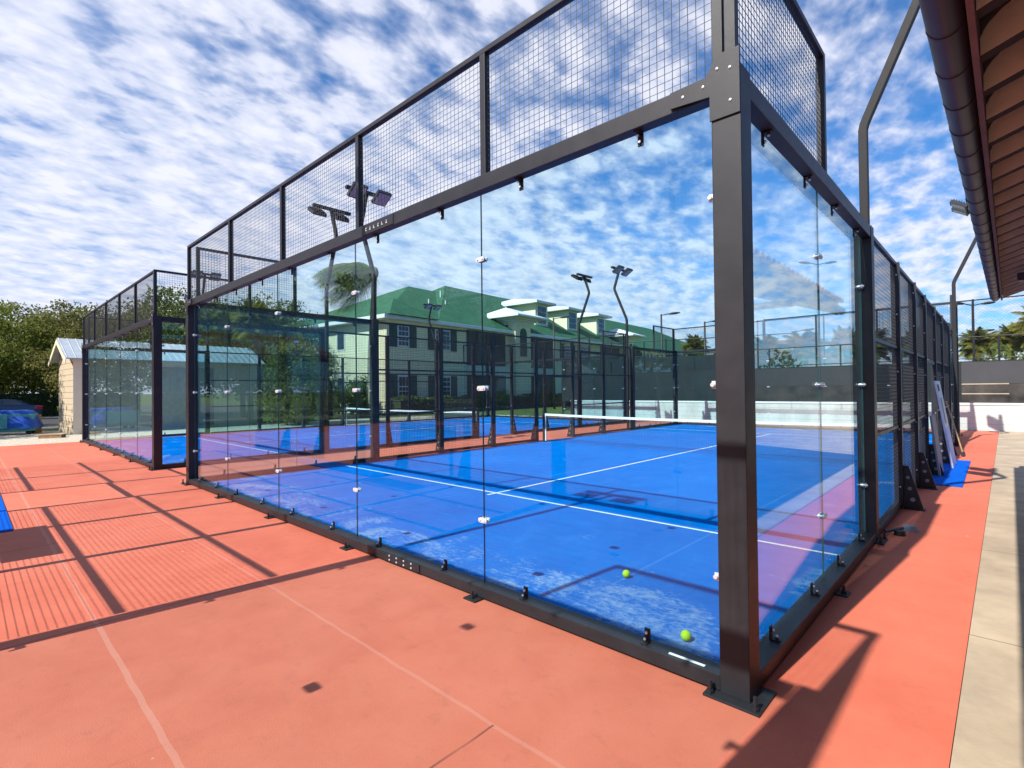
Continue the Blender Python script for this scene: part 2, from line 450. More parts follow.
def bracket(root, x, top, y=0.105):
    z = BEAM0 if top else 0.105
    s = -1 if top else 1
    mb = MB()
    mb.box(x-0.02, x+0.02, y-0.024, y-0.014, min(z, z+s*0.085), max(z, z+s*0.085))
    mb.box(x-0.02, x+0.02, y-0.075, y-0.024, min(z, z+s*0.01), max(z, z+s*0.01))
    mb.tube([(x, y-0.03, z+s*0.06), (x, y-0.012, z+s*0.06)], 0.015, 8)
    mb.tube([(x, y-0.055, z+s*0.008), (x, y-0.055, z+s*0.024)], 0.012, 8)
    o = mb.build('glass_bracket', M['frame'], root, bevel=0.003)
    MB().tube([(x, y-0.04, z+s*0.06), (x, y-0.03, z+s*0.06)], 0.009, 8).build('bolt', M['steel'], o)
    MB().tube([(x, y-0.055, z+s*0.024), (x, y-0.055, z+s*0.034)], 0.008, 8).build('bolt', M['steel'], o)
    return o
def pane(root, x0, x1, z0=0.085, z1=BEAM0+0.03, y=0.105):
    mb = MB().box(x0, x1, y-0.006, y+0.006, z0, z1)
    mb.mi = [1, 1, 0, 0, 1, 1]
    return mb.build('glass_panel', [M['glass'], M['glass_edge']], root)
def foot(root, x):
    mb = MB()
    mb.box(x-0.07, x+0.07, -0.075, 0.05, 0.0, 0.012)
    o = mb.build('foot_plate', M['frame'], root)
    MB().tube([(x, -0.04, 0.012), (x, -0.04, 0.03), (x, -0.04, 0.0301), (x, -0.04, 0.075)], [0.02, 0.02, 0.011, 0.011], 8).build('anchor_bolt', M['frame'], o)
    return o

def glass_wall(name, joints, length, label, upper_to, loc, rz, corner0=True, corner1=True, marks=False, post0=True, post1=True, group=None, uprights=None, detail=True):
    """joints: x of every glass joint; posts at 0 and length; upper mesh from upper_to[0] to upper_to[1]"""
    t = thing(name, label, 'glass wall', loc, rz, group)
    w = 0.16
    # corner posts are .16 wide and stand inside 0..length
    if post0:
        add_post(t, w/2, w, 0.165, BEAM1+0.012, True, 'corner_post' if corner0 else 'post')
    if post1:
        add_post(t, length-w/2, w, 0.165, BEAM1+0.012, True, 'corner_post' if corner1 else 'post')
    a = w if post0 else 0.005
    b = length-w if post1 else length-0.005
    MB().box(a+0.002, b-0.002, 0.006, 0.095, BEAM0, BEAM1).build('top_beam', M['frame'], t, bevel=0.005)
    MB().box(a+0.002, b-0.002, 0.006, 0.135, 0.018, 0.105).build('base_beam', M['frame'], t, bevel=0.005)
    xs = [a+0.012]+list(joints)+[b-0.012]
    for k in range(len(xs)-1):
        pane(t, xs[k]+0.002, xs[k+1]-0.002)
        d = xs[k+1]-xs[k]
        if detail:
            for f_ in (0.24, 0.76):
                bracket(t, xs[k]+d*f_, True); bracket(t, xs[k]+d*f_, False)
    for x in joints:
        for z in (0.62, 1.72, 2.80): clamp_plate(t, x, z)
        foot(t, x)
    if detail:
        for z in (0.62, 1.72, 2.80):
            edge_clamp(t, a, z, 1); edge_clamp(t, b, z, -1)
    # upper mesh
    u0, u1 = upper_to
    ups = [u0+0.03]+[x for x in (uprights or joints) if u0+0.3 < x < u1-0.3]+[u1-0.03]
    for x in ups:
        MB().box(x-0.03, x+0.03, 0.03, 0.09, BEAM1+0.002, TOP).build('mesh_upright', M['frame'], t, bevel=0.004)
    MB().box(u0, u1, 0.031, 0.089, TOP+0.001, TOP+0.045).build('top_rail', M['frame'], t, bevel=0.004)
    for k in range(len(ups)-1):
        mb = MB()
        grid_wires(mb, ups[k]+0.03, ups[k+1]-0.03, BEAM1+0.02, TOP-0.01, lambda u, z: (u, 0.06, z))
        mb.build('mesh_panel', M['wire'], t)
    return t

def corner_plate(root, x, sgn):
    """bolted steel plate that joins the post and the two top beams"""
    mb = MB()
    z1 = BEAM1+0.10
    mb.prism([(0, BEAM0-0.14), (0.165, BEAM0-0.14), (0.165, BEAM0-0.0), (0.40, BEAM0+0.02), (0.40, BEAM1-0.005), (0.18, BEAM1+0.0), (0.13, z1), (0, z1)], -0.004, 0.004, 0,
             Matrix.Translation((x, -0.006, 0)) @ Matrix(((sgn, 0, 0, 0), (0, 0, 1, 0), (0, 1, 0, 0), (0, 0, 0, 1))))
    o = mb.build('corner_plate', M['frame'], root, bevel=0.0015)
    for dx, z in ((0.05, BEAM0-0.06), (0.05, BEAM1+0.0), (0.12, BEAM1+0.02), (0.20, BEAM1-0.05), (0.32, BEAM1-0.06)):
        MB().ball((x+sgn*dx, -0.011, z), (0.009, 0.006, 0.009), 8, 6).build('bolt', M['steel'], o)

def mesh_fence(name, posts, height, label, loc, rz, door=None, rails=(1.14, 2.24), out=-1, group=None):
    """posts along local x; the court lies at +y; gussets stand outside (-y)"""
    t = thing(name, label, 'fence', loc, rz, group)
    for x in posts[1:-1]:
        p = MB().box(x-0.05, x+0.05, 0, 0.10, 0.012, height).build('post', M['frame'], t, bevel=0.005)
        MB().box(x-0.07, x+0.07, -0.23, 0.14, 0.0, 0.012).build('base_plate', M['frame'], p)
        gm = MB()
        tri_plate(gm, Matrix.Translation((x, -0.001, 0.013)) @ Matrix(((0, 0, 1, 0), (-1, 0, 0, 0), (0, 1, 0, 0), (0, 0, 0, 1))))
        gm.build('gusset', M['frame'], p)
        for z, yy in ((0.12, -0.10), (0.27, -0.07), (0.42, -0.05)):
            MB().tube([(x-0.015, yy, z+0.013), (x+0.015, yy, z+0.013)], 0.032-0.004*z*6, 12).build('gusset_cap', M['board_grey'], p)
        for z in (0.3, 1.1, 1.9, 2.7, 3.25):
            MB().ball((x-0.052, 0.03, z), 0.010, 6, 4).build('bolt', M['steel'], p)
    for k in range(len(posts)-1):
        a, b = posts[k]+0.05, posts[k+1]-0.05
        gate = door and door[0]-0.1 <= posts[k] < door[1]-0.1
        def rail(y0, y1, z0, z1): MB().box(a+0.002, b-0.002, y0, y1, z0, z1).build('rail', M['frame'], t)
        rail(0.028, 0.072, height-0.045, height)
        if gate:
            rail(0.028, 0.072, 2.15, 2.21)
        else:
            for z in rails: rail(0.032, 0.068, z-0.02, z+0.02)
            rail(0.02, 0.10, 0.02, 0.085)
        w = MB()
        grid_wires(w, a, b, 2.23 if gate else 0.09, height-0.05, lambda u, z: (u, 0.05, z))
        w.build('mesh_panel', M['wire'], t)
    return t

def turf_and_lines(name, ox, oy, length):
    mb = MB()
    mb.box(ox-9.95, ox-0.05, oy+0.05, oy+length-0.05, -0.01, 0.018)
    def ln(x0, x1, y0, y1):
        mb.add([(x0, y0, 0.022), (x1, y0, 0.022), (x1, y1, 0.022), (x0, y1, 0.022)], [(0, 1, 2, 3)], 1)
    S1, S2 = oy+3.10, oy+length-3.10
    ln(ox-9.9, ox-0.1, S1-0.025, S1+0.025); ln(ox-9.9, ox-0.1, S2-0.025, S2+0.025)
    ln(ox-5.05, ox-5.0, S1-0.20, S1-0.025); ln(ox-5.05, ox-5.0, S1+0.025, S2-0.025)
    return tag(mb.build(name, [M['turf'], M['line']]), kind='structure')

LEN = 20.2
def padel_net(loc, label, pl):
    t = thing('court_net', label, 'net', loc)
    for x in (-10.0+0.22, -0.22):
        p = MB().box(x-0.04, x+0.04, -0.04, 0.04, 0.02, 1.05).build('net_post', M['frame'], t, bevel=0.006)
        MB().box(x-0.08, x+0.08, -0.09, 0.09, 0.018, 0.03).build('base_plate', M['frame'], p)
    n = 30
    def sag(u): return 0.92-0.04*(1-((u+5)/4.7)**2)
    mb = MB()
    k = 200
    for i in range(k+1):
        u = -9.72+9.44*i/k
        mb.wire((u, 0, 0.05), (u, 0, sag(u)), 0.0016)
    for j in range(18):
        pts = [(-9.72+9.44*i/10, 0, 0.05+(sag(-9.72+9.44*i/10)-0.05)*j/18) for i in range(11)]
        for i in range(10): mb.wire(pts[i], pts[i+1], 0.0016)
    mb.build('netting', M['net'], t)
    mb = MB()
    for i in range(n):
        a, b = -9.72+9.44*i/n, -9.72+9.44*(i+1)/n
        za, zb = sag(a), sag(b)
        for y in (-0.012, 0.012):
            mb.add([(a, y, za-0.055), (b, y, zb-0.055), (b, y, zb+0.01), (a, y, za+0.01)], [(0, 1, 2, 3)])
        mb.add([(a, -0.012, za+0.01), (b, -0.012, zb+0.01), (b, 0.012, zb+0.01), (a, 0.012, za+0.01)], [(0, 1, 2, 3)])
    mb.build('net_tape', M['white'], t)
    for x in (-9.73, -0.27):
        MB().box(x-0.03, x+0.03, -0.010, 0.010, 0.05, 0.93).build('side_tape', M['white'], t)
    return t

def light_pole(loc, rz, label, z0=0.0, group='court light poles'):
    """leans out along local +x, the lamps look back along -x"""
    t = thing('light_pole', label, 'light pole', loc, rz, group)
    pts = [(0, 0, z0), (0, 0, 4.54), (0.012, 0, 4.60), (0.035, 0, 4.66), (0.56, 0, 5.88), (0.575, 0, 5.95), (0.565, 0, 6.02), (0.32, 0, 6.72)]
    MB().tube(pts, 0.042, 4, 0, square=True).build('pole', M['pole'], t, bevel=0.01)
    MB().box(0.30, 0.40, -0.55, 0.55, 6.70, 6.78).build('crossbar', M['frame'], t, bevel=0.01)
    for y in (-0.34, 0.34):
        m = Matrix.Translation((0.16, y, 6.63)) @ Matrix.Rotation(R(32), 4, 'Y')
        mb = MB().box(-0.20, 0.20, -0.19, 0.19, -0.035, 0.05, 0, m)
        for q in range(6): mb.box(-0.16+q*0.06, -0.145+q*0.06, -0.17, 0.17, 0.05, 0.085, 0, m)
        mb.box(0.17, 0.23, -0.03, 0.03, 0.0, 0.13, 0, m)
        h = mb.build('floodlight', M['frame'], t)
        MB().box(-0.17, 0.17, -0.16, 0.16, -0.042, -0.036, 0, m).build('lens', M['lens'], h)
    return t

# court 1: near glass wall, outer face on y = 0, from x = -10.2 .. 0
J_BACK = [10.2-8.27, 10.2-6.26, 10.2-4.19, 10.2-2.155]
U_BACK = [10.2-7.95, 10.2-5.98, 10.2-4.02, 10.2-2.05]
def court(ox, oy, words):
    W = 10.2
    tag_g = 'glass end walls of the courts'
    near = glass_wall('glass_wall', J_BACK, W, words['near'], (0.0, W-0.105), (ox-W, oy, 0), 0.0, uprights=U_BACK)
    corner_plate(near, W, -1); corner_plate(near, 0, 1)
    far = glass_wall('glass_wall', J_BACK, W, words['far'], (0.0, W), (ox, oy+LEN, 0), math.pi, uprights=U_BACK)
    # right side: near glass 4 m (built along +y, outside is +x)
    rs = glass_wall('glass_wall', [1.90], 3.92, words['right_glass'], (-0.150, 1.93), (ox, oy+0.168, 0), math.pi/2, corner1=False, post0=False)
    ls = glass_wall('glass_wall', [2.02], 3.92, words['left_glass'], (1.99, 3.92), (ox-W, oy+0.168+3.92, 0), -math.pi/2, corner0=False, post1=False)
    rf = mesh_fence('mesh_fence', [4.06, 6.1, 8.05, 9.7, 11.7, 13.7, 16.10], 3.43, words['right_fence'], (ox, oy, 0), math.pi/2, door=(9.7, 11.7))
    y1 = oy+LEN
    lf = mesh_fence('mesh_fence', [4.08, 6.1, 8.1, 10.1, 12.1, 14.1, 16.10], 3.43, words['left_fence'], (ox-W, oy+LEN, 0), -math.pi/2, door=(8.1, 10.1))
    rs2 = glass_wall('glass_wall', [2.02], 3.92, words['right_far'], (1.99, 3.92), (ox, oy+LEN-0.168-3.92, 0), math.pi/2, corner0=False, post1=False)
    ls2 = glass_wall('glass_wall', [1.90], 3.92, words['left_far'], (0.0, 1.93), (ox-W, oy+LEN-0.168, 0), -math.pi/2, corner1=False, post0=False)
    return near, far, rs, ls, rf, lf, rs2, ls2

C1 = court(0, 0, dict(
    near='tall clear glass end wall in the foreground under a long wire mesh top',
    far='glass end wall at the far end of the front court, before the white wall',
    right_glass='short clear glass side wall right of the thick foreground corner post',
    left_glass='short glass side wall joined to the left end of the foreground glass wall',
    right_fence='black mesh side fence with gusseted posts receding along the right walkway',
    left_fence='black mesh fence on the left side of the front court, facing the second court',
    right_far='glass side panels at the far right corner of the front court',
    left_far='glass side panels at the far left corner of the front court'))
near = C1[0]
# extra fittings on the foreground wall
pl = MB().box(10.2-3.86, 10.2-3.30, 0.0, 0.005, BEAM0+0.01, BEAM1-0.01)
pl_o = pl.build('name_plate', M['frame'], near)
mk = MB()
for k in range(6):
    x = 10.2-3.80+k*0.075
    mk.box(x, x+0.026, -0.003, -0.0005, BEAM0+0.042, BEAM0+0.050); mk.box(x+(0.009 if k % 2 else 0.0), x+(0.017 if k % 2 else 0.008), -0.003, -0.0005, BEAM0+0.0505, BEAM0+0.076)
    if k % 3 == 0: mk.box(x+0.0085, x+0.026, -0.003, -0.0005, BEAM0+0.067, BEAM0+0.075)
mk.build('plate_marking', pmat('faded_lettering', (0.5, 0.5, 0.5), 0.6), pl_o)
fp = MB().box(10.2-3.52, 10.2-2.92, -0.004, 0.004, 0.025, 0.098).build('splice_plate', M['frame'], near)
for k in range(4):
    for z in (0.045, 0.085): MB().ball((10.2-3.40+k*0.12, -0.006, z), (0.010, 0.006, 0.010), 8, 6).build('bolt', M['steel'], fp)
MB().box(10.2-0.48, 10.2-0.26, 0.03, 0.05, 0.106, 0.109).build('sticker', M['white'], near)
# small lugs on the corner post
cpost = near.children[[c.name.split('.')[0] for c in near.children].index('corner_post')]

turf_and_lines('court_surface', 0, 0, LEN)
padel_net((0, 10.05, 0), 'dark net with white top tape across the nearer blue court', None)

# court 2 : the same pieces, copied
W2 = Vector((-12.75, 0.03, 0))
words2 = ['glass end wall of the second court, left of the foreground wall', 'glass end wall at the far end of the second court',
          'glass side panels of the second court nearest the first court', 'glass side panels at the outer left corner of the second court',
          'black mesh fence of the second court along the strip between the courts', 'black mesh fence on the outer left side of the second court',
          'far glass side panels of the second court beside the strip between courts', 'far glass side panels on the outer left of the second court']
for o, w in zip(C1, words2):
    c = copy_tree(o, None, w); c.location = o.location + W2
    if o is near:
        for ch in list(c.children):
            if ch.name.split('.')[0] in ('name_plate', 'sticker'):
                for g_ in list(ch.children): bpy.data.objects.remove(g_)
                bpy.data.objects.remove(ch)
turf_and_lines('court_surface', W2.x, W2.y, LEN)
padel_net((W2.x, 10.08, 0), 'net with white tape across the farther blue court on the left', None)

# third court, turned a quarter, beside the camera: its frames throw the shadows in front
O3 = Vector((0.0, -3.17, 0))
rot = Matrix.Rotation(math.pi/2, 4, 'Z')
for idx, w in ((2, 'glass side wall of the court behind the camera, mirrored in the front glass'),
               (4, 'mesh fence of the court behind the camera, seen by its striped shadow'),
               (0, 'glass end wall of the court behind the camera, seen by its shadow')):
    o = C1[idx]
    c = copy_tree(o, None, w)
    c.location = O3 + (rot @ o.location)
    c.rotation_euler = (0, 0, o.rotation_euler.z + math.pi/2)

# ------------------------------------------------------------------ light poles
LP = [((-0.065, 3.98, 0), 0.0, 'light pole leaning out under the tiled eave at right', 3.47),
      (( 0.10, 16.15, 0), 0.0, 'light pole at the far right end of the walkway fence', 0.0),
      ((-10.25, 4.10, 0), math.pi, 'light pole of the front court standing before the wind bent palm', 0.0),
      ((-10.25, 16.05, 0), math.pi, 'light pole of the front court rising beyond the net, right of the dormers', 0.0),
      ((-12.70, 4.10, 0), 0.0, 'light pole of the second court left of the wind bent palm', 0.0),
      ((-12.70, 16.05, 0), 0.0, 'light pole of the second court before the roof dormers', 0.0),
      ((-23.0, 4.10, 0), math.pi, 'light pole over the shed at the outer left of the second court', 0.0),
      ((-23.0, 16.05, 0), math.pi, 'light pole before the shuttered windows of the apartment house', 0.0),
      ((-4.06, -3.10, 0), math.pi/2, 'light pole of the court behind the camera, mirrored in the glass', 3.47)]
p0 = None
for loc, rz, lab, z0 in LP:
    if p0 is None or z0 == 0.0 and p0['z'] != 0.0:
        p = light_pole(loc, rz, lab, z0); p['z'] = z0
        if p0 is None: short = p
        p0 = p
    else:
        src = short if z0 else p0
        p = copy_tree(src, None, lab); p.location = loc; p.rotation_euler = (0, 0, rz)

# ------------------------------------------------------------------ balls, mats, small things on the walkway
tag(MB().ball((-1.45, 1.17, 0.022+0.034), 0.034, 20, 14).build('tennis_ball', M['ball'], smooth=True), 'yellow green ball lying on the blue turf farther from the glass', 'ball')
tag(MB().ball((-0.55, 0.42, 0.022+0.034), 0.034, 20, 14).build('tennis_ball', M['ball'], smooth=True), 'yellow green ball beside the foreground corner post base', 'ball')
tag(MB().prism([(0.06, 8.5), (0.52, 8.5), (0.50, 12.5), (0.04, 12.5)], 0.002, 0.016).build('floor_mat', M['blue_mat'], bevel=0.003), 'blue floor mat on the right walkway by the court gate', 'mat')
tag(MB().prism([(-12.0, -3.10), (-8.05, -3.10), (-8.05, -2.45), (-12.0, -2.45)], 0.002, 0.016).build('floor_mat', M['blue_mat'], bevel=0.003), 'blue floor mat at the left edge on the salmon pavement', 'mat')
M['board_grey'] = pmat('grey_board', (0.22, 0.21, 0.23), 0.6)
M['board_pale'] = pmat('pale_board', (0.62, 0.64, 0.74), 0.5)
M['wood'] = pmat('raw_wood', (0.45, 0.28, 0.14), 0.7, 0, 0.25, 8)
def lean(name, lab, cat, x0, y0, y1, h, mat, tilt=8, extra=None):
    t = thing(name, lab, cat, (x0, y0, 0.016), 0)
    m = Matrix.Rotation(R(-tilt), 4, 'Y')
    MB().box(-0.015, 0.015, 0, y1-y0, 0.0, h, 0, m).build('panel', mat, t, bevel=0.004)
    if extra == 'sign':
        MB().box(0.016, 0.02, 0.1, 0.45, h-0.22, h-0.08, 0, m).build('dark_label', M['rubber'], t)
        MB().box(0.016, 0.02, 0.25, 0.5, h*0.5, h*0.8, 0, m).build('grey_marking', M['board_grey'], t)
        MB().box(0.016, 0.0195, 0.0, y1-y0, 0.0, h*0.45, 0, m).build('blue_foot', pmat('pale_blue', (0.3, 0.42, 0.75), 0.5), t)
    return t
lean('leaning_board', 'grey board leaning on the right fence beside the blue mat', 'board', 0.16, 9.5, 10.3, 1.12, M['board_grey'], 6)
lean('leaning_board', 'tall pale sign board leaning on the right fence above the blue mat', 'board', 0.27, 10.9, 11.9, 1.80, M['board_pale'], 8, 'sign')
bt = thing('broom', 'wooden handled broom leaning on the right fence beyond the boards', 'broom', (0.34, 13.6, 0))
m = Matrix.Rotation(R(-13), 4, 'Y')
MB().tube([m @ Vector((0, 0, 0.1)), m @ Vector((0, 0, 1.35))], 0.016, 8).build('handle', M['wood'], bt)
MB().box(-0.03, 0.03, -0.2, 0.2, 0.0, 0.10, 0, m).build('brush', M['rubber'], bt)
sp = thing('drain_fitting', 'small grey round fitting on the salmon walkway with a rod to the post', 'fitting', (0.20, 4.75, 0))
MB().tube([(0, 0, 0), (0, 0, 0.02), (0, 0, 0.06)], [0.10, 0.085, 0.06], 16).build('cap', pmat('grey_cap', (0.25, 0.28, 0.32), 0.5), sp)
MB().tube([(-0.05, -0.15, 0.05), (-0.18, -0.45, 0.05)], 0.018, 8).tube([(-0.06, -0.30, 0), (-0.06, -0.30, 0.05)], [0.06, 0.05], 10).build('rod', M['frame'], sp)

# ------------------------------------------------------------------ white wall, screen fence and street lamps beyond the courts
def wall_mat():
    m, t, o = new_mat('white_wall_paint')
    b = t.nodes.new('ShaderNodeBsdfPrincipled'); b.inputs['Roughness'].default_value = 0.8
    c = t.nodes.new('ShaderNodeTexCoord').outputs['Object']
    n = nnoise(t, nmap(t, c, scale=(1, 1, 0.3)), 2.0, 6, 0.7)
    col = nramp(t, n, [(0.3, (0.45, 0.44, 0.40)), (0.6, (0.62, 0.61, 0.58))])
    sx = t.nodes.new('ShaderNodeSeparateXYZ'); t.links.new(c, sx.inputs[0])
    sd = nmath(t, 'PINGPONG', sx.outputs[2], 0.125)
    col = nmix(t, nmath(t, 'MULTIPLY', nmath(t, 'LESS_THAN', sd, 0.008), 0.45), col, (0.2, 0.2, 0.2))
    t.links.new(col, b.inputs['Base Color']); t.links.new(b.outputs[0], o.inputs[0])
    return m
M['white_wall'] = wall_mat()
ww = thing('white_wall', 'low white boarded wall closing the far end of the walkway', 'wall', (0, 23.05, 0))
MB().box(-18.4, 9, 0, 0.2, 0, 0.95).build('wall_body', M['white_wall'], ww)
MB().box(-18.45, 9.05, -0.03, 0.23, 0.952, 1.03).build('wall_cap', M['white'], ww, bevel=0.01)
M['screen'] = pmat('dark_windscreen', (0.012, 0.016, 0.019), 0.8, 0, 0.3, 1.2)
M['screen_grey'] = pmat('grey_windscreen', (0.055, 0.054, 0.058), 0.85, 0, 0.15, 1.2)
M['mural'] = pmat('printed_screen', (0.075, 0.062, 0.055), 0.8, 0, 0.5, 1.3, 0.3, 0, 60, (0.012, 0.012, 0.012), 6)
sf = thing('windscreen_fence', 'long dark windscreen fence behind the white wall', 'fence', (0, 24.2, 0))
for x in range(-20, 10, 3):
    MB().tube([(x, 0.04, -0.05), (x, 0.04, 3.6 if x > -14 else 4.4)], 0.035, 8).build('post', M['frame'], sf)
MB().box(-20, 9, -0.02, -0.005, 0.95, 2.64).build('screen', M['screen'], sf)
MB().box(-0.1, 9, -0.045, -0.025, 1.75, 2.60).build('grey_screen', M['screen_grey'], sf)
MB().box(-0.1, 9, -0.045, -0.025, 1.0, 1.74).build('printed_screen', M['mural'], sf)
for z in (1.74, 1.36): MB().box(-0.1, 1.25, -0.06, -0.046, z-0.02, z+0.02).build('pale_rail', M['concrete'], sf)
MB().tube([(-20, 0.04, 3.58), (9, 0.04, 3.58)], 0.025, 6).build('top_rail', M['frame'], sf)
# taller dark screen to the left, before the apartment house
tf = thing('windscreen_fence', 'tall dark windscreen fence below the roof dormers of the house', 'fence', (-20.2, 24.5, 0), R(14))
for k in range(0, 5):
    MB().tube([(k*3.4, 0.04, -0.05), (k*3.4, 0.04, 4.7)], 0.04, 8).build('post', M['frame'], tf)
MB().box(0, 13.6, -0.02, -0.005, 0.3, 3.6).build('screen', M['screen'], tf)
MB().tube([(0, 0.04, 4.6), (13.6, 0.04, 4.6)], 0.03, 6).build('top_rail', M['frame'], tf)
# outer tennis fences further back: posts and rail only, chain link between
M['chain'] = pmat('chain_link_wire', (0.05, 0.055, 0.06), 0.6)
cf = thing('chain_link_fence', 'tall chain link tennis fence standing against the sky behind the glass', 'fence', (-9.5, 31, 0), 0)
for k in range(7):
    MB().tube([(k*3.2, 0, 0), (k*3.2, 0, 5.9)], 0.045, 8).build('post', M['frame'], cf)
MB().tube([(0, 0, 5.85), (19.2, 0, 5.85)], 0.035, 6).tube([(0, 0, 3.0), (19.2, 0, 3.0)], 0.025, 6).build('rail', M['frame'], cf)
cw = MB()
for k in range(0, 130):
    x = k*0.15
    cw.wire((x, 0, 0.1), (min(19.2, x+5.8), 0, 0.1+min(5.75, 19.2-x)), 0.003)
    cw.wire((x, 0, 0.1+5.75), (min(19.2, x+5.8), 0, 0.1+5.75-min(5.75, 19.2-x)), 0.003)
cw.build('mesh_panel', M['chain'], cf)

def street_lamp(px, h, arms, label, rz=0):
    t = thing('street_lamp', label, 'street lamp', px, rz, 'street lamps beyond the courts')
    MB().tube([(0, 0, 0), (0, 0, h)], [0.11, 0.065], 10).build('pole', M['dark_trim'], t, smooth=True)
    for s in arms:
        hd = MB().tube([(0, 0, h-0.1), (s*0.7, 0, h+0.05)], 0.035, 6)
        hd.build('arm', M['dark_trim'], t)
        m = Matrix.Translation((s*1.0, 0, h+0.06)) @ Matrix.Rotation(R(-6*s), 4, 'Y')
        MB().ball((0, 0, 0), (0.5, 0.2, 0.09), 12, 6, 0).build('lamp_head', M['dark_trim'], t, smooth=True).matrix_local = m
    return t
street_lamp((-9.1, 42.5, -0.05), 11.3, (-1, 1), 'tall twin headed street lamp seen through the right side glass', R(43))
street_lamp((-18.0, 34.2, -0.05), 7.5, (1,), 'single headed lamp at the front court\'s far left mesh corner', R(43))
street_lamp((-15.6, 36.6, -0.05), 6.9, (1,), 'short single lamp beside the round palm crown', R(43))
street_lamp((-0.3, 50.8, -0.05), 5.9, (1,), 'small lamp over the grey screen at the right edge', R(43))
street_lamp((-10.4, 41.2, -0.05), 6.1, (1,), 'low single lamp among palms behind the side glass', R(43))
street_lamp((-0.2, 42.0, -0.05), 7.0, (-1, 1), 'twin lamp rising past the far end of the right fence', R(43))
street_lamp((-27.7, 33.0, -0.05), 8.1, (1,), 'slim lamp before the apartment roof between two dormers', R(43))

# ------------------------------------------------------------------ tiled eave at right
M['brown_soffit'] = pmat('brown_rafter_paint', (0.22, 0.12, 0.10), 0.8, 0, 0.2, 5, 0.3, 0.2, 40)
M['rafter'] = pmat('rafter_side_lit_wood', (0.86, 0.68, 0.57), 0.8, 0, 0.10, 7, 0.2, 0.2, 30)  # very pale wood: the light on the rafter sides is in this colour
M['deck'] = pmat('brown_deck_and_rafter_shade', (0.05, 0.026, 0.024), 0.85, 0, 0.2, 5)
M['gutter'] = pmat('gutter_metal', (0.060, 0.045, 0.062), 0.5, 0.0, 0.1, 4)
M['stucco'] = pmat('beige_stucco', (0.55, 0.46, 0.34), 0.9, 0, 0.08, 3, 0.2, 0.4, 60)
M['tile'] = pmat('clay_roof_tile', (0.35, 0.15, 0.09), 0.8, 0, 0.3, 5)
EZ = 3.12
ev = thing('tiled_eave', 'dark brown eave with rafters and rounded gutter overhead at right', 'roof', (0.80, -0.47, 0), R(-0.65))
Y0, Y1 = -9.0, 9.05
def prof_y(poly, y0, y1):   # polygon in x,z extruded along y
    n = len(poly)
    return [(x, y0, z) for x, z in poly]+[(x, y1, z) for x, z in poly], [tuple(range(n-1, -1, -1)), tuple(range(n, 2*n))]+[(i, (i+1) % n, n+(i+1) % n, n+i) for i in range(n)]
gp = []
for k in range(13):
    a = math.pi + math.pi*k/12
    gp.append((0.062+0.062*math.cos(a), EZ+0.01+0.075*math.sin(a)))
gp = gp + [(0.124, EZ+0.06), (0.110, EZ+0.06), (0.108, EZ+0.02), (0.015, EZ+0.02), (0.012, EZ+0.05), (0.0, EZ+0.05)]
gm_ = MB(); gm_.add(*prof_y(gp, Y0, Y1)); gu = gm_.build('gutter', M['gutter'], ev)
for pg in gu.data.polygons:
    if abs(pg.normal.y) < 0.5 and pg.center.z < EZ+0.02: pg.use_smooth = True
yb = Y1-0.10-0.365*40+0.02
while yb < Y1:
    bp = [(0.062+(x-0.062)*1.04, EZ+(z-EZ)*1.04-0.001) for x, z in gp[:13]]
    q = MB(); vs, fs = prof_y(bp, yb, yb+0.012); q.add(vs, fs); q.build('seam', M['gutter'], gu)
    yb += 0.365
MB().box(0.128, 0.150, Y0, Y1, EZ-0.06, EZ+0.17).build('fascia', M['brown_soffit'], ev)
# rafters: straight lower edge, tail rounded up to the fascia
yr = Y1-0.10
while yr > Y0:
    lo = lambda x: EZ-0.035+0.35*(x-0.153)
    poly = [(0.153, lo(0.153)), (3.2, lo(3.2))]
    for x, h in ((3.2, 0.10), (1.3, 0.11), (0.9, 0.130), (0.65, 0.150), (0.48, 0.162), (0.36, 0.166), (0.28, 0.158), (0.22, 0.142), (0.185, 0.122), (0.165, 0.10), (0.153, 0.075)):
        poly.append((x, lo(x)+h))
    q = MB(); q.add(*prof_y(poly, yr-0.035, yr+0.035)); q.mi = [0, 0, 1]+[0]*(len(q.f)-3); q.build('rafter', [M['rafter'], M['deck']], ev)  # underside takes the dark deck brown as painted shade, sides the lit tone
    yr -= 0.365
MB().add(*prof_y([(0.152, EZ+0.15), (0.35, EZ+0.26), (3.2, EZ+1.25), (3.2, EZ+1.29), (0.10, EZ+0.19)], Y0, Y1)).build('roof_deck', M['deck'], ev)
# barrel tiles on top
tl = MB()
ys = Y0
while ys < Y1-0.05:
    for c in range(3):
        xa, xb = 0.06+c*1.05, 0.06+(c+1)*1.05
        za, zb = EZ+0.20+(xa-0.1)*0.36, EZ+0.20+(xb-0.1)*0.36
        n = 6
        vs = []
        for x, z, rr in ((xa, za, 0.1), (xb, zb+0.01, 0.085)):
            for k in range(n+1):
                a = math.pi*k/n
                vs.append((x, ys+0.11+rr*math.cos(a), z+rr*math.sin(a)*0.8))
        tl.add(vs, [(k, k+1, n+2+k, n+1+k) for k in range(n)])
    ys += 0.225
tl.build('roof_tiles', M['tile'], ev)
MB().box(0.30, 3.2, 6.55, 6.72, EZ-0.13, EZ-0.03).build('cross_beam', M['gutter'], ev, bevel=0.01)
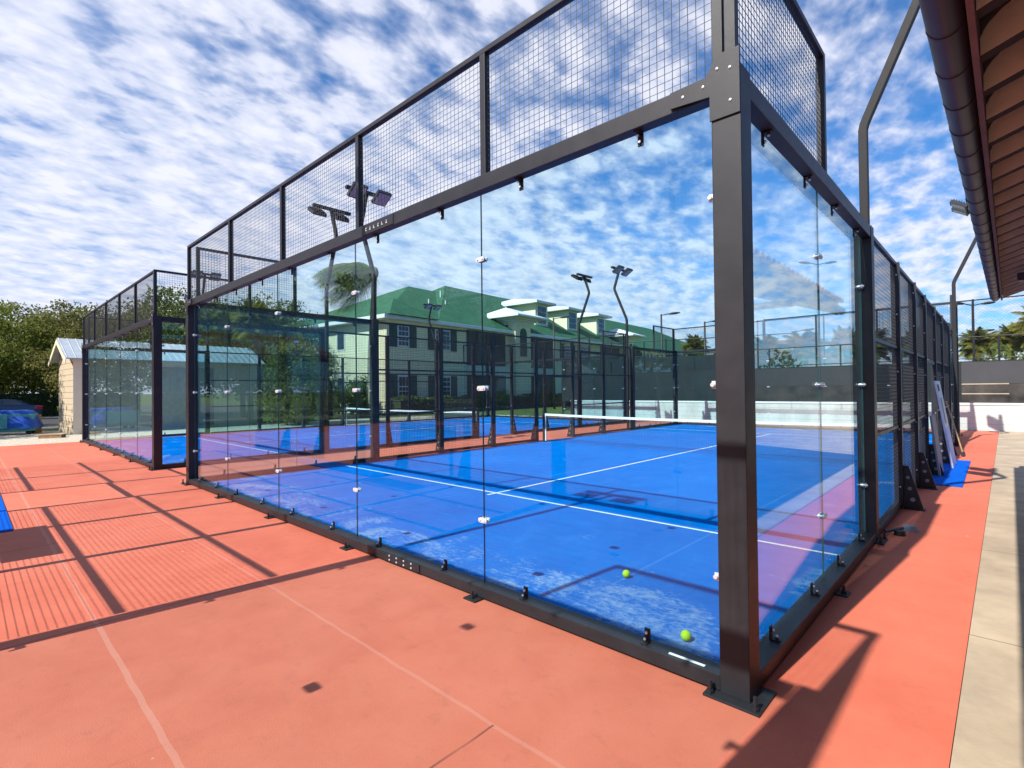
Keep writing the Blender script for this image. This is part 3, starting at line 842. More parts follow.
# the building that carries it, just out of the frame
bw = thing('beige_building', 'beige stucco building under the dark eave at the right edge', 'building', (0.80, -0.47, 0), R(-0.65))
MB().box(3.0, 9.0, -12, 8.6, 0, EZ+0.8).build('wall', M['stucco'], bw)
for y in (-6.0, -1.5, 3.0):
    f_ = MB().box(2.96, 3.0-0.002, y, y+1.6, 1.0, 2.3).build('window', M['white'], bw)
    MB().box(2.945, 2.958, y+0.06, y+1.54, 1.06, 2.24).build('pane', M['lens'], f_)

# ------------------------------------------------------------------ the green roofed apartment house
AP = Vector((-31.76, 18.46, 0))
ap = thing('apartment_house', 'long cream apartment house with green roof, dormers and dark shutters', 'building', AP, R(95))
def siding(name, col, step=0.2, dark=0.6):
    m, t, o = new_mat(name)
    b = t.nodes.new('ShaderNodeBsdfPrincipled'); b.inputs['Roughness'].default_value = 0.7
    c = t.nodes.new('ShaderNodeTexCoord').outputs['Object']
    n = nnoise(t, c, 0.8, 5, 0.6)
    cc = nramp(t, n, [(0.3, tuple(x*0.88 for x in col)), (0.7, col)])
    sx = t.nodes.new('ShaderNodeSeparateXYZ'); t.links.new(c, sx.inputs[0])
    fr_ = nmath(t, 'FRACT', nmath(t, 'DIVIDE', sx.outputs[2], step))
    cc = nmix(t, nmath(t, 'MULTIPLY', nmath(t, 'LESS_THAN', fr_, 0.12), dark), cc, tuple(x*0.35 for x in col))
    t.links.new(cc, b.inputs['Base Color'])
    bn = t.nodes.new('ShaderNodeBump'); bn.inputs['Strength'].default_value = 0.6; bn.inputs['Distance'].default_value = 0.02
    t.links.new(fr_, bn.inputs['Height']); t.links.new(bn.outputs[0], b.inputs['Normal'])
    t.links.new(b.outputs[0], o.inputs[0])
    return m
M['cream'] = siding('cream_siding', (0.82, 0.74, 0.50), 0.22, 0.4)
M['cream_plain'] = pmat('cream_paint', (0.74, 0.70, 0.48), 0.7, 0, 0.05)
M['green_roof'] = pmat('green_roof_shingle', (0.026, 0.105, 0.052), 0.75, 0, 0.25, 1.4, 0.3, 0.3, 20)
M['shutter'] = pmat('dark_green_shutter', (0.02, 0.055, 0.045), 0.6)
M['apt_white'] = pmat('apartment_white_trim', (0.66, 0.67, 0.67), 0.6, 0, 0.04)
M['win'] = pmat('dark_window_glass', (0.03, 0.04, 0.055), 0.08, 0, 0.4, 0.7)
M['bronze'] = pmat('bronze_screen', (0.055, 0.045, 0.04), 0.6, 0, 0.3, 1.0)
M['rail'] = pmat('balcony_panel', (0.55, 0.55, 0.48), 0.7)
MB().box(0, 84, 0, 16, 0, 7.0).build('wall', M['cream'], ap)
MB().box(-0.75, 84.75, -0.75, 16.75, 7.0, 7.28).build('eave_trim', M['apt_white'], ap, bevel=0.02)
def hip(s0, s1, t0, t1, z0, ra, rb, zr):
    tm = (t0+t1)/2
    return [(s0, t0, z0), (s1, t0, z0), (s1, t1, z0), (s0, t1, z0), (ra, tm, zr), (rb, tm, zr)], [(0, 1, 5, 4), (1, 2, 5), (2, 3, 4, 5), (3, 0, 4), (3, 2, 1, 0)]
rf_ = MB(); rf_.add(*hip(-0.72, 20, -0.72, 16.72, 7.284, 8.9, 13, 11.85)); rf_.add(*hip(4.6, 84.7, -0.70, 16.7, 7.287, 13.85, 66, 12.65))
rf_.add(*hip(-0.55, 4.4, -1.1, 4.2, 7.29, 1.9, 2.1, 9.0))
rf_.build('roof', M['green_roof'], ap)
vt = MB()
for s, tt, z in ((9.0, 3.0, 9.55), (6.5, 2.5, 9.3), (10.3, 5.0, 10.9), (19.0, 4.0, 10.3)):
    vt.tube([(s, tt, z-0.3), (s, tt, z+0.35)], 0.06, 6)
vt.build('vent_pipe', M['apt_white'], ap)
def window(s0, s1, z0, z1, shut=0.72, t=0.0):
    f_ = MB().box(s0, s1, t-0.05, t-0.003, z0, z1)
    fo = f_.build('window', M['apt_white'], ap)
    p = MB(); nx, nz = 3 if s1-s0 < 1.5 else 4, 4
    for i in range(nx):
        for j in range(nz):
            a = s0+0.09+(s1-s0-0.18)*i/nx; b = s0+0.09+(s1-s0-0.18)*(i+1)/nx
            c = z0+0.09+(z1-z0-0.18)*j/nz; d = z0+0.09+(z1-z0-0.18)*(j+1)/nz
            e = 0.07 if j == 1 else 0.03
            p.box(a+0.025, b-0.025, t-0.07, t-0.051, c+0.025, d-e)
    p.build('pane', M['win'], fo)
    if shut:
        for a, b in ((s0-shut-0.02, s0-0.02), (s1+0.02, s1+0.02+shut)):
            MB().box(a, b, t-0.06, t-0.004, z0-0.02, z1+0.02).build('shutter', M['shutter'], ap)
for z0, z1 in ((5.05, 6.72), (1.25, 2.9)):
    window(0.98, 2.12, z0, z1); window(4.80, 6.55, z0-0.05, z1)
    for s in (24.2, 27.6, 44.5, 48.0, 62, 66): window(s, s+1.6, z0, z1, 0.6)
def balcony(s0, s1):
    for z0, z1, zr in ((3.9, 6.95, 3.1), (0.3, 3.05, None)):
        f_ = MB().box(s0, s1, -0.035, -0.003, z0, z1)
        fo = f_.build('balcony_screen', M['bronze'], ap)
        b = MB()
        n = 4
        for i in range(n+1): b.box(s0+(s1-s0)*i/n-0.05, s0+(s1-s0)*i/n+0.05, -0.075, -0.036, z0, z1)
        b.box(s0, s1, -0.070, -0.036, z0+1.0, z0+1.08)
        b.build('mullion', M['dark_trim'], fo)
        if zr: MB().box(s0-0.1, s1+0.1, -0.12, -0.003, zr+0.02, z0-0.004).build('balcony_band', M['rail'], ap)
balcony(8.6, 13.75); balcony(17.2, 22.0); balcony(32.5, 37.3); balcony(40.0, 43.8); balcony(53, 58)
def bay(s0, s1):
    MB().box(s0, s1, -0.9, -0.01, 0, 8.35).build('bay_wall', M['cream'], ap)
    # flared cornice under its own white hipped cap
    sm = (s0+s1)/2
    q = MB()
    for k in range(5):
        e = 0.10+0.9*(k/4)**1.6
        q.box(s0-e, s1+e, -0.9-e, 0.9, 7.9+k*0.15+0.002*k, 7.9+k*0.15+0.148)
    q.build('cornice', M['apt_white'], ap)
    q = MB(); q.add(*hip(s0-1.25, s1+1.25, -2.2, 4.0, 8.66, sm-0.4, sm+0.4, 9.75)); q.box(s0-1.28, s1+1.28, -2.23, 4.0, 8.50, 8.655)
    q.build('bay_roof', M['apt_white'], ap)
    q = MB()
    poly = [(-0.5, 0), (0.5, 0), (0.5, 2.2)]+[(0.5*math.cos(math.pi*k/8), 2.2+0.5*math.sin(math.pi*k/8)) for k in range(1, 8)]+[(-0.5, 2.2)]
    q.prism(poly, 0, 0.06, 0, Matrix.Translation((sm, -0.905, 4.9)) @ Matrix.Rotation(R(90), 4, 'X'))
    q.build('louvre', M['shutter'], ap)
bay(14.3, 16.7); bay(38.2, 39.8)
for s in (20.9, 27.2, 34.2):
    q = MB().box(s, s+2.3, 1.5, 7.0, 7.6, 10.95)
    q.build('dormer', M['cream_plain'], ap)
    q = MB().box(s+0.25, s+2.05, 1.44, 1.497, 8.75, 10.85)
    fo = q.build('window', M['apt_white'], ap)
    q = MB()
    for i in range(2):
        for j in range(3): q.box(s+0.40+i*0.77, s+1.10+i*0.77, 1.41, 1.439, 8.9+j*0.63, 9.47+j*0.63)
    q.build('pane', M['win'], fo)
    q = MB().box(s-0.7, s+3.0, 0.8, 8.0, 10.953, 11.2); q.add(*hip(s-0.7, s+3.0, 0.8, 9.5, 11.203, s+1.0, s+1.3, 12.0))
    q.build('dormer_roof', M['apt_white'], ap)
window(-0.01, -0.005, 0, 0.01, 0) if False else None
for tt in (5.2, 11.0):
    for z0 in (5.0, 1.3):
        f_ = MB().box(-0.05, -0.003, tt, tt+1.1, z0, z0+1.6).build('window', M['apt_white'], ap)
        MB().box(-0.07, -0.051, tt+0.1, tt+1.0, z0+0.1, z0+1.5).build('pane', M['win'], f_)

# a brown roofed house further right
bh = thing('brown_roof_house', 'distant tan house with a brown hipped roof beside the palm', 'house', (-27.5, 66, 0), R(47))
MB().box(0, 22, 0, 12, 0, 4.6).build('wall', M['cream_plain'], bh)
q = MB(); q.add(*hip(-0.8, 22.8, -0.8, 12.8, 4.604, 6, 16, 8.6)); q.build('roof', pmat('brown_shingle', (0.12, 0.085, 0.075), 0.85, 0, 0.2, 1.5), bh)
for s in (3, 9, 15):
    f_ = MB().box(s, s+1.5, -0.05, -0.003, 1.4, 3.2).build('window', M['apt_white'], bh)
    MB().box(s+0.1, s+1.4, -0.07, -0.051, 1.5, 3.1).build('pane', M['win'], f_)

# ------------------------------------------------------------------ the shed
sh = thing('storage_shed', 'beige siding storage shed with pale metal gable roof', 'shed', (-28.25, 0.38, -0.03), R(93))
# local x runs along the long side (right in the picture), local y away from the camera
M['shed'] = siding('beige_shed_siding', (0.62, 0.50, 0.34), 0.26, 0.75)
M['shed_side'] = pmat('beige_shed_panel', (0.78, 0.67, 0.50), 0.8, 0, 0.08, 2)
M['metal_roof'] = pmat('galvanised_roof', (0.46, 0.50, 0.53), 0.4, 0.3, 0.12, 3)
q = MB().box(0, 7.8, 0.0, 3.2, 0, 3.35, 0); q.mi = [0, 0, 1, 1, 0, 0]
q.add([(0, 0, 3.35), (0, 3.2, 3.35), (0, 1.6, 4.15)], [(0, 1, 2)]); q.add([(7.8, 0, 3.35), (7.8, 3.2, 3.35), (7.8, 1.6, 4.15)], [(0, 1, 2)])
q.build('wall', [M['shed'], M['shed_side']], sh)
q = MB()
for sgn in (-1, 1):
    y0 = 1.6+sgn*1.95
    a = [(-0.3, 1.6, 4.24), (8.1, 1.6, 4.24), (8.1, y0, 3.265), (-0.3, y0, 3.265)]
    q.add(a+[(x, y, z+0.05) for x, y, z in a], [(0, 1, 2, 3), (7, 6, 5, 4), (0, 4, 5, 1), (1, 5, 6, 2), (2, 6, 7, 3), (3, 7, 4, 0)])
    for k in range(28):
        x = -0.25+k*0.30
        q.tube([(x, 1.6, 4.30), (x, y0, 3.325)], 0.018, 4)
q.build('roof', M['metal_roof'], sh)
for sgn in (-1, 1):
    y0 = 1.6+sgn*1.95
    MB().add([(-0.33, 1.6, 4.22), (-0.33, y0, 3.25), (-0.33, y0, 3.06), (-0.33, 1.6, 4.03), (-0.305, 1.6, 4.22), (-0.305, y0, 3.25), (-0.305, y0, 3.06), (-0.305, 1.6, 4.03)],
             [(0, 1, 2, 3), (7, 6, 5, 4), (0, 4, 5, 1), (1, 5, 6, 2), (2, 6, 7, 3), (3, 7, 4, 0)]).build('rake_board', M['cream_plain'], sh)
MB().box(3.2, 5.6, -0.04, -0.004, 0.1, 3.0).build('door', pmat('shed_door', (0.42, 0.38, 0.31), 0.7), sh)
pt = thing('pallet', 'wooden pallet lying beside the shed corner', 'pallet', (-26.9, -0.42, -0.02), R(70))
pt.scale = (0.6, 0.6, 1)
q = MB()
for k in range(7): q.box(-0.6+k*0.175, -0.46+k*0.175, -0.5, 0.5, 0.11, 0.135)
q.build('deck_boards', M['wood'], pt)
q = MB()
for y in (-0.48, -0.04, 0.40): q.box(-0.6, 0.6, y, y+0.08, 0.0, 0.108)
q.build('bearers', M['wood'], pt)

# covered table / bins at the left edge
M['tarp'] = pmat('blue_tarp', (0.01, 0.08, 0.42), 0.55, 0, 0.25, 3, 0.4, 0.5, 8)
M['teal'] = pmat('teal_panel', (0.05, 0.28, 0.30), 0.5)
tb = thing('covered_cart', 'blue tarp covered cart with teal panel at the left edge', 'cart', (-30.9, -1.7, -0.03), R(78))
q = MB()
nx, ny = 14, 8
for i in range(nx+1):
    for j in range(ny+1):
        u, v = i/nx*2-1, j/ny*2-1
        e = max(abs(u), abs(v))
        z = 1.05-0.75*max(0, (e-0.78)/0.22)**1.3+0.05*math.sin(i*2.1)*math.cos(j*1.7)
        q.v.append((u*1.25*(1+0.05*math.sin(j*3)), v*0.6, z))
for i in range(nx):
    for j in range(ny):
        a = i*(ny+1)+j
        q.f.append((a, a+1, a+ny+2, a+ny+1)); q.mi.append(0)
q.build('tarp', M['tarp'], tb, smooth=True)
MB().box(-1.1, 1.1, -0.5, 0.5, 0.16, 0.9).build('body', M['teal'], tb, bevel=0.02)
MB().box(-1.15, 0.25, -0.64, -0.61, 0.30, 0.92).build('teal_panel', M['teal'], tb, bevel=0.01)
for x in (-0.9, 0.9):
    for y in (-0.4, 0.4): MB().tube([(x, y-0.03, 0.1), (x, y+0.03, 0.1)], 0.1, 14).build('wheel', M['rubber'], tb)
wp = thing('wooden_panel', 'brown wooden panel leaning beside the blue covered cart', 'panel', (-31.2, -0.62, -0.03), R(80))
wp.scale = (0.75, 1, 0.85)
m = Matrix.Rotation(R(12), 4, 'X')
MB().box(-0.3, 0.3, -0.02, 0.02, 0, 1.0, 0, m).build('board', M['wood'], wp, bevel=0.005)
MB().box(-0.3, 0.3, 0.022, 0.05, 0.1, 0.2, 0, m).build('batten', M['wood'], wp)

# parked car
M['car'] = pmat('navy_car_paint', (0.016, 0.028, 0.085), 0.15, 0.3, 0.05, 3, 0.8)
M['tail'] = pmat('red_tail_lamp', (0.55, 0.02, 0.03), 0.2)
car = thing('parked_car', 'dark blue sedan parked under the trees at the left edge', 'car', (-50.0, -1.25, -0.03), R(84))
prof = [(-2.3, 0.35), (-2.34, 0.62), (-2.25, 0.80), (-1.2, 0.95), (-0.75, 1.05), (0.9, 1.03), (1.75, 1.02), (2.28, 0.98), (2.36, 0.72), (2.32, 0.35)]
q = MB(); w = 0.9
def slab(q, prof, w0, w1fn):
    n = len(prof)
    vs = [(x, -w1fn(z), z) for x, z in prof]+[(x, w1fn(z), z) for x, z in prof]
    q.add(vs, [tuple(range(n-1, -1, -1)), tuple(range(n, 2*n))]+[(i, (i+1) % n, n+(i+1) % n, n+i) for i in range(n)])
slab(q, prof, 0.9, lambda z: 0.90-0.10*max(0, z-0.7))
body = q.build('body', M['car'], car, bevel=0.05, smooth=False)
cab = [(-0.95, 1.03), (-0.25, 1.42), (0.35, 1.48), (0.95, 1.42), (1.75, 1.02)]
q = MB(); slab(q, cab, 0.8, lambda z: 0.86-0.42*(z-1.0)); q.build('cabin', M['car'], car, bevel=0.04)
q = MB()
for sgn in (-1, 1):
    def P(x, z): return (x, sgn*(0.868-0.42*(z-1.0)), z)
    q.add([P(-0.72, 1.08), P(0.25, 1.08), P(0.25, 1.42), P(-0.20, 1.37)], [(0, 1, 2, 3)])
    q.add([P(0.32, 1.08), P(1.35, 1.08), P(0.92, 1.36), P(0.32, 1.43)], [(0, 1, 2, 3)])
q.add([(1.08, -0.62, 1.37), (1.08, 0.62, 1.37), (1.66, 0.70, 1.08), (1.66, -0.70, 1.08)], [(0, 1, 2, 3)])
q.build('side_window', M['win'], car)
for x in (-1.4, 1.4):
    for sgn in (-1, 1):
        wv = MB().tube([(x, sgn*0.74, 0.33), (x, sgn*0.92, 0.33)], 0.33, 24).build('wheel', M['rubber'], car)
        MB().tube([(x, sgn*0.90, 0.33), (x, sgn*0.925, 0.33)], 0.21, 16).build('rim', M['steel'], wv)
for sgn in (-1, 1):
    MB().box(1.98, 2.352, min(sgn*0.50, sgn*0.905), max(sgn*0.50, sgn*0.905), 0.76, 0.96).build('tail_lamp', M['tail'], car, bevel=0.02)

# ------------------------------------------------------------------ plants
def foliage_mat(name, c0, c1):
    m, t, o = new_mat(name)
    b = t.nodes.new('ShaderNodeBsdfPrincipled'); b.inputs['Roughness'].default_value = 0.6
    b.inputs['Specular IOR Level'].default_value = 0.25
    g_ = t.nodes.new('ShaderNodeNewGeometry')
    oi = t.nodes.new('ShaderNodeObjectInfo')
    r_ = nmath(t, 'ADD', nmath(t, 'MULTIPLY', g_.outputs['Random Per Island'], 0.7), nmath(t, 'MULTIPLY', oi.outputs['Random'], 0.3))
    col = nramp(t, r_, [(0.1, c0), (0.9, c1)])
    t.links.new(col, b.inputs['Base Color'])
    tl_ = t.nodes.new('ShaderNodeBsdfTranslucent'); t.links.new(col, tl_.inputs[0])
    mx = t.nodes.new('ShaderNodeMixShader'); mx.inputs[0].default_value = 0.45
    t.links.new(b.outputs[0], mx.inputs[1]); t.links.new(tl_.outputs[0], mx.inputs[2])
    t.links.new(mx.outputs[0], o.inputs[0])
    return m
M['leaf_oak'] = foliage_mat('oak_leaves', (0.070, 0.11, 0.018), (0.24, 0.27, 0.045))
M['leaf_dry'] = foliage_mat('olive_leaves', (0.11, 0.115, 0.03), (0.28, 0.26, 0.075))
M['leaf_dark'] = foliage_mat('dark_leaves', (0.06, 0.10, 0.02), (0.19, 0.23, 0.045))
M['leaf_palm'] = foliage_mat('palm_fronds', (0.085, 0.11, 0.018), (0.30, 0.28, 0.055))
M['leaf_green'] = foliage_mat('green_palm_fronds', (0.08, 0.14, 0.03), (0.22, 0.27, 0.06))
M['bark'] = pmat('grey_brown_bark', (0.16, 0.12, 0.09), 0.95, 0, 0.35, 4, 0.1, 0.6, 20)
M['palm_bark'] = pmat('palm_trunk', (0.26, 0.21, 0.15), 0.95, 0, 0.3, 5, 0.1, 0.7, 14)
def leaf(mb, p, size, rnd):
    d = Vector((rnd.gauss(0, 1), rnd.gauss(0, 1), rnd.gauss(0, 0.7))).normalized()
    e = d.orthogonal().normalized(); e = (Matrix.Rotation(rnd.uniform(0, 6.3), 3, d) @ e)
    f_ = d.cross(e)
    a = size*rnd.uniform(0.6, 1.3); b = a*rnd.uniform(0.45, 0.8)
    mb.add([p-e*a, p+f_*b*0.9, p+e*a, p-f_*b], [(0, 1, 2, 3)])
def gc(rnd): return max(-0.85, min(0.85, rnd.gauss(0, 0.5)))
def crown(mb, rnd, c, rad, clumps, per, size, flat=0.75):
    for k in range(clumps):
        while True:
            q = Vector((rnd.uniform(-1, 1), rnd.uniform(-1, 1), rnd.uniform(-0.9, 1)))
            if 0.30 < q.length < 1: break
        cc = Vector(c)+Vector((q.x*rad[0], q.y*rad[1], q.z*rad[2]))
        cr = rnd.uniform(0.12, 0.36)*min(rad)
        for i in range(per):
            o_ = Vector((gc(rnd), gc(rnd), gc(rnd)*flat))*cr*1.3
            leaf(mb, cc+o_, size, rnd)
def tree(name, seed, h, r, mat, label=None, clumps=60, per=55, size=0.2, low=0.25, loc=(0, 0, 0), cat='tree', group=None):
    rnd = random.Random(seed)
    t = thing(name, label, cat, loc, 0, group)
    tr = MB()
    top = Vector((rnd.uniform(-0.3, 0.3), rnd.uniform(-0.3, 0.3), h*0.62))
    tr.tube([(0, 0, -0.1), (0.06, 0.03, h*0.2), (top.x*0.6, top.y*0.6, h*0.42), top], [0.2, 0.15, 0.11, 0.05], 9)
    for k in range(9):
        a = rnd.uniform(0, 6.28); z0 = h*rnd.uniform(0.16, 0.5)
        e = Vector((math.cos(a)*r*rnd.uniform(0.4, 0.8), math.sin(a)*r*rnd.uniform(0.4, 0.8), z0+h*rnd.uniform(0.15, 0.4)))
        s0 = Vector((0.03, 0.02, z0)); md = s0.lerp(e, 0.5)+Vector((0, 0, -0.06*h))
        tr.tube([s0, md, e], [0.085, 0.055, 0.018], 6)
    tr.build('trunk', M['bark'], t, smooth=True)
    cr = MB()
    zc = h*(1+low)/2; hz = h*(1-low)/2
    crown(cr, rnd, (0, 0, zc), (r, r, hz), clumps, per, size)
    cr.build('crown', mat, t)
    return t
def place(src, loc, rz, sc, label):
    c = copy_tree(src, None, label); c.location = loc; c.rotation_euler = (0, 0, rz); c.scale = (sc, sc, sc)
    return c
G_T = 'trees behind the parking lot'
rnd0 = random.Random(11)
t1 = tree('broadleaf_tree', 1, 9.2, 4.2, M['leaf_oak'], 'bright green tree at the far left above the parked car', 95, 190, 0.115, 0.14, (-58.5, -0.8, 0), 'tree', G_T)
t2 = tree('broadleaf_tree', 2, 9.6, 4.6, M['leaf_dry'], 'olive brown tree rising directly left of the shed roof', 95, 190, 0.115, 0.14, (-57.5, 4.4, 0), 'tree', G_T)
t3 = tree('broadleaf_tree', 3, 5.6, 2.9, M['leaf_dry'], 'small pale tree with forked trunk beside the shed', 80, 110, 0.085, 0.28, (-43.0, 2.9, 0), 'tree', G_T)
t4 = tree('broadleaf_tree', 4, 10.0, 4.4, M['leaf_dark'], 'dark green tree behind the ribbed shed roof', 95, 190, 0.115, 0.15, (-47.5, 9.3, 0), 'tree', G_T)
spots = [(t2, (-66, 1.6, 0), 1.05, 'olive tree in the gap between the two tallest left trees'),
         (t1, (-70, 6.5, 0), 1.15, 'pale green tree rising far behind the shed gable'),
         (t2, (-52, 8.8, 0), 1.02, 'olive tree seen over the middle of the shed roof'),
         (t4, (-57, 13.5, 0), 1.08, 'dark tree seen above the upper mesh of the second court'),
         (t2, (-50, 14.5, 0), 1.0, 'brownish tree seen through the second court\'s mesh corner'),
         (t1, (-45.5, 15.5, 0), 0.95, 'green tree behind the right end of the shed roof'),
         (t4, (-41.5, 14.0, 0), 0.9, 'dark tree between the shed and the apartment house'),
         (t4, (-73, -3.5, 0), 1.0, 'dark tree at the left picture edge behind the car'),
         (t4, (-62, -5.0, 0), 0.72, 'low dark tree behind the blue sedan at the left edge')]
for i, (s, loc, sc, lab) in enumerate(spots): place(s, loc, i*1.3+0.4, sc, lab)
# trees behind the camera's left: they show only as mirror images in the glass walls
MT = [(t1, (-45, -13.5, 0), 1.0, 'green tree at left mirrored in the second court\'s end glass'),
      (t4, (-38, -10.5, 0), 1.0, 'dark tree mirrored beside the cart in the second court\'s end glass'),
      (t2, (-57, -9.5, 0), 1.0, 'olive tree mirrored in the left panes of the second court'),
      (t4, (-32.5, -9.0, 0), 0.95, 'dark tree mirrored beside the end of the shed in the foreground glass'),
      (t1, (-31.0, -13.5, 0), 1.0, 'green tree mirrored in front of the yellow shrub in the foreground glass'),
      (t2, (-28.5, -17.5, 0), 1.0, 'olive tree mirrored beside the apartment house corner in the foreground glass'),
      (t4, (-38, -24, 0), 1.1, 'dark tree mirrored in the foreground glass near its left post'),
      (t1, (-30, -26, 0), 1.0, 'green tree mirrored in the second pane of the foreground glass'),
      (t4, (-23, -27, 0), 1.05, 'dark tree mirrored in the third pane of the foreground glass'),
      (t2, (-16, -28, 0), 1.0, 'olive tree mirrored low in the fourth foreground pane'),
      (t4, (-9, -30, 0), 0.9, 'dark tree mirrored low in the foreground pane beside the post'),
      (t1, (-47, -20, 0), 1.1, 'tall green tree mirrored at the far left of the foreground glass')]
for i, (s, loc, sc, lab) in enumerate(MT): place(s, loc, i*2.0, sc, lab)

def bush(name, seed, dims, mat, label, loc, rz=0, size=0.10, n=40, per=60, group=None, cat='shrub'):
    rnd = random.Random(seed)
    t = thing(name, label, cat, loc, rz, group)
    mb = MB()
    crown(mb, rnd, (0, 0, dims[2]*0.52), (dims[0]/2, dims[1]/2, dims[2]*0.50), n, per, size)
    mb.build('foliage', mat, t)
    st = MB()
    for k in range(6):
        a = rnd.uniform(0, 6.28); q_ = rnd.uniform(0.2, 0.7)
        st.tube([(0, 0, -0.03), (math.cos(a)*dims[0]*0.5*q_, math.sin(a)*dims[1]*0.5*q_, dims[2]*0.7)], [0.03, 0.012], 5)
    st.build('stem', M['bark'], t)
    return t
def hedge(seed, l, w, h, label, loc, rz, size=0.12):
    rnd = random.Random(seed)
    t = thing('hedge', label, 'hedge', loc, rz)
    mb = MB()
    for k in range(int(l*150)):
        f_ = rnd.random()
        x = rnd.uniform(0, l); 
        if f_ < 0.45: y, z = rnd.uniform(0, w), h*(0.97+0.09*math.sin(x*1.7)+rnd.gauss(0, 0.03))
        else: y, z = rnd.gauss(0, 0.06), rnd.uniform(0, h)
        leaf(mb, Vector((x, y, z)), size, rnd)
    mb.build('foliage', M['leaf_dark'], t)
    MB().box(0.05, l-0.05, 0.1, w, 0, h*0.9).build('inner_twigs', pmat('hedge_twigs', (0.04, 0.055, 0.02), 0.95), t)
    return t
hedge(5, 26, 1.2, 1.25, 'clipped green hedge along the foot of the apartment house', (-30.2, 18.6, -0.05), R(95))
hedge(8, 62, 2.5, 6.5, 'tall green screen hedge behind the third court, mirrored low in the foreground glass', (-62.0, -33.0, -0.05), 0, 0.34)
hedge(6, 16, 1.2, 2.1, 'dark hedge behind the parked car at the left edge', (-56.0, -8.0, -0.05), R(86))
bush('leafy_shrub', 21, (2.8, 2.4, 2.6), M['leaf_dark'], 'round dark shrub at the apartment house corner', (-32.0, 16.2, -0.05), 0, 0.08, 60, 120)
bush('leafy_shrub', 22, (4.4, 3.2, 4.4), M['leaf_palm'], 'big yellow green shrub right of the shed', (-26.4, 9.3, -0.05), 0, 0.085, 100, 150)
bush('leafy_shrub', 23, (2.2, 2.2, 1.9), M['leaf_dark'], 'low dark shrub at the foot of the small pale tree', (-43.5, 2.6, -0.05), 0, 0.08, 40, 100)
bush('leafy_shrub', 24, (2.4, 2.0, 2.4), M['leaf_oak'], 'mid green shrub between the shed and the apartment house', (-31.5, 13.6, -0.05), 0, 0.08, 60, 110)

def palm(name, seed, h, fronds, L_, mat, label, loc, rz=0, wind=0.0, stiff=0.5, trunk_r=0.16, group='palms beyond the courts', full=1.0):
    rnd = random.Random(seed)
    t = thing(name, label, 'palm', loc, rz, group)
    pts = [(0.12*math.sin(k*0.7), 0.08*math.sin(k), -0.05+h*k/6) for k in range(7)]
    tr = MB().tube(pts, [trunk_r*(1.25-0.35*k/6) for k in range(7)], 10)
    tp = Vector(pts[-1])
    tr.ball(tp, (trunk_r*1.5, trunk_r*1.5, trunk_r*2.2), 10, 6)
    tr.build('trunk', M['palm_bark'], t, smooth=True)
    mb = MB()
    for k in range(fronds):
        a = 6.283*k/fronds+rnd.uniform(-0.2, 0.2)
        el = rnd.uniform(-0.6 if stiff > 0.7 else -0.45, 1.35)
        d = Vector((math.cos(a)*math.cos(el), math.sin(a)*math.cos(el), math.sin(el)))
        d = (d + Vector((wind, 0, 0.1*wind))).normalized()
        p = tp.copy(); n = 12
        sl_ = L_*rnd.uniform(0.75, 1.1)/n
        path = [p.copy()]
        for i in range(n):
            p = p+d*sl_; path.append(p.copy())
            d = (d+Vector((wind*0.10, 0, -(0.10+0.10*(1-stiff))*(0.5+i/n)))).normalized()
        mb.tube(path, [0.03*(1-i/(n+1)) for i in range(n+1)], 4, caps=False)
        for i in range(1, n+1):
            d_ = (path[i]-path[i-1]).normalized()
            sd = d_.cross(Vector((0, 0, 1)))
            if sd.length < 0.1: sd = Vector((1, 0, 0))
            sd.normalize()
            for q_ in (0.0, 0.2, 0.4, 0.6, 0.8):
                pp = path[i-1].lerp(path[i], q_)
                for s in (-1, 1):
                    ll = L_*0.30*math.sin(math.pi*min(1, 0.16+0.84*(i-1+q_)/n)**0.9)*full*rnd.uniform(0.8, 1.15)+0.05
                    tip = pp+(sd*s*0.8+d_*0.55+Vector((wind*0.25, 0, -0.35-0.25*rnd.random())))*ll
                    wv = d_*0.016*full
                    mb.add([pp-wv, pp+wv, tip], [(0, 1, 2)])
    mb.build('frond', mat, t)
    return t
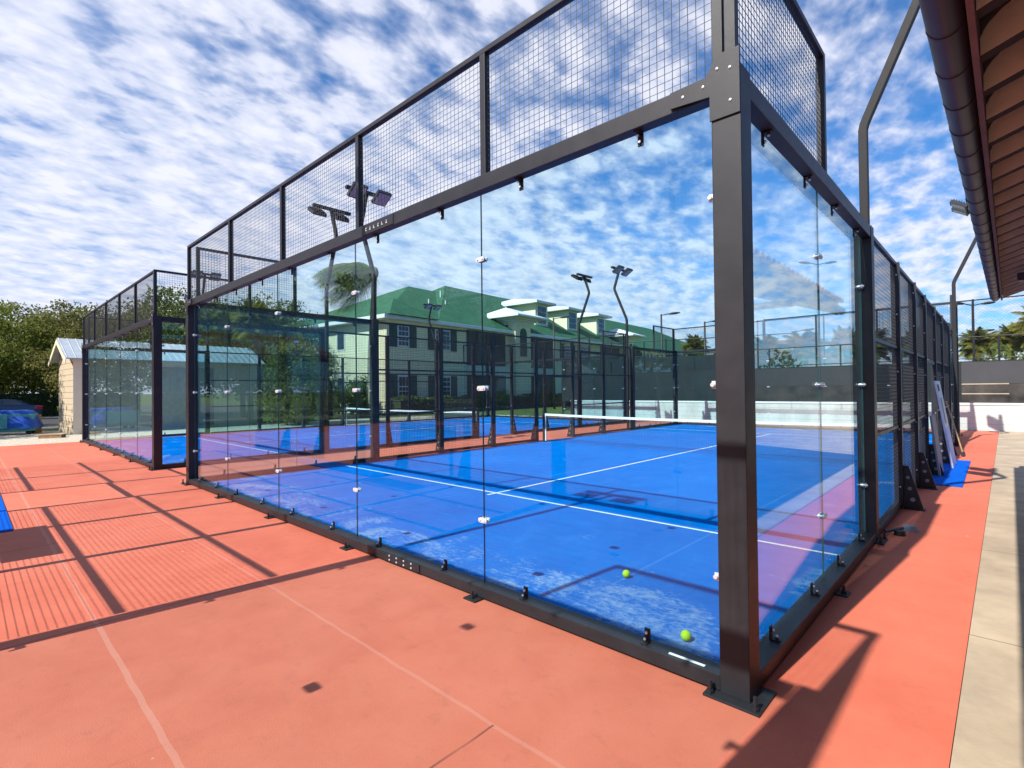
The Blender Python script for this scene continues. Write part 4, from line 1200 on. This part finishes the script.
# the wind bent palm before the apartment house
palm('palm_tree', 31, 8.7, 24, 3.7, M['leaf_green'], 'tall palm with wind bent fronds behind the front light pole', (-25.4, 13.4, -0.05), R(215), 1.2, 0.4, 0.17, full=1.5)
pa = palm('palm_tree', 32, 5.3, 70, 1.35, M['leaf_palm'], 'round yellow green palm left of the thick corner post', (-18.2, 40.8, -0.05), 0, 0.0, 1.1, 0.18, full=1.4)
pb = palm('palm_tree', 33, 4.3, 64, 1.35, M['leaf_palm'], 'palm with white trunk third from left behind the side glass', (-7.6, 32.5, -0.05), 0, 0.0, 0.95, 0.15, full=1.4)
pl_ = [(pb, (-10.2, 33.6, -0.05), 1.0, 'palm seen just right of the thick corner post'),
       (pa, (-5.6, 33.2, -0.05), 0.82, 'yellow palm crown left of the twin lamp pole'),
       (pb, (-4.2, 32.0, -0.05), 0.96, 'palm seen through the right end of the side glass'),
       (pa, (-2.6, 36.0, -0.05), 0.80, 'palm seen between the posts of the right fence'),
       (pb, (0.0, 41.0, -0.05), 1.02, 'small palm left of the tall palms at the right edge'),
       (pa, (1.6, 39.5, -0.05), 0.84, 'middle palm over the grey screen at right'),
       (pb, (3.0, 38.0, -0.05), 1.2, 'tall palm at the right edge under the eave'),
       (pa, (4.6, 40.5, -0.05), 1.1, 'palm cut off by the right picture edge'),
       (pa, (-30.8, 9.0, -0.05), 1.12, 'palm rising behind the right end of the shed'),
       (pb, (-34.5, 11.5, -0.05), 1.35, 'tall palm between the shed and the green roof'),
       (pb, (-37.0, 8.5, -0.05), 1.45, 'palm behind the middle of the shed roof')]
for i, (s, loc, sc, lab) in enumerate(pl_): place(s, loc, i*0.9, sc, lab)
# low dark growth behind the screen, too dense to count
rnd = random.Random(77)
mb = MB()
for k in range(9000):
    x = rnd.uniform(-24, 14); hh = 3.0+0.7*math.sin(x*0.8)+0.5*math.sin(x*2.1)
    leaf(mb, Vector((x, 36+rnd.gauss(0, 1.0), rnd.uniform(0, 1)**0.8*hh)), 0.17, rnd)
tag(mb.build('far_thicket', M['leaf_dark']), 'dark leafy thicket behind the windscreen fence', 'thicket', None, 'stuff')
# wooden frame seen leaning on the third court fence: it shades the pavement at the left edge
lb = thing('leaning_board', 'flat board by the third court whose square shadow falls at the left edge', 'board', (-8.2, -3.24, 0.0))
MB().box(0, 1.75, -0.02, 0.02, 0.62, 1.05).box(0.08, 0.14, -0.018, 0.018, 0.0, 0.62).box(1.6, 1.66, -0.018, 0.018, 0.0, 0.62).build('panel', M['board_grey'], lb)
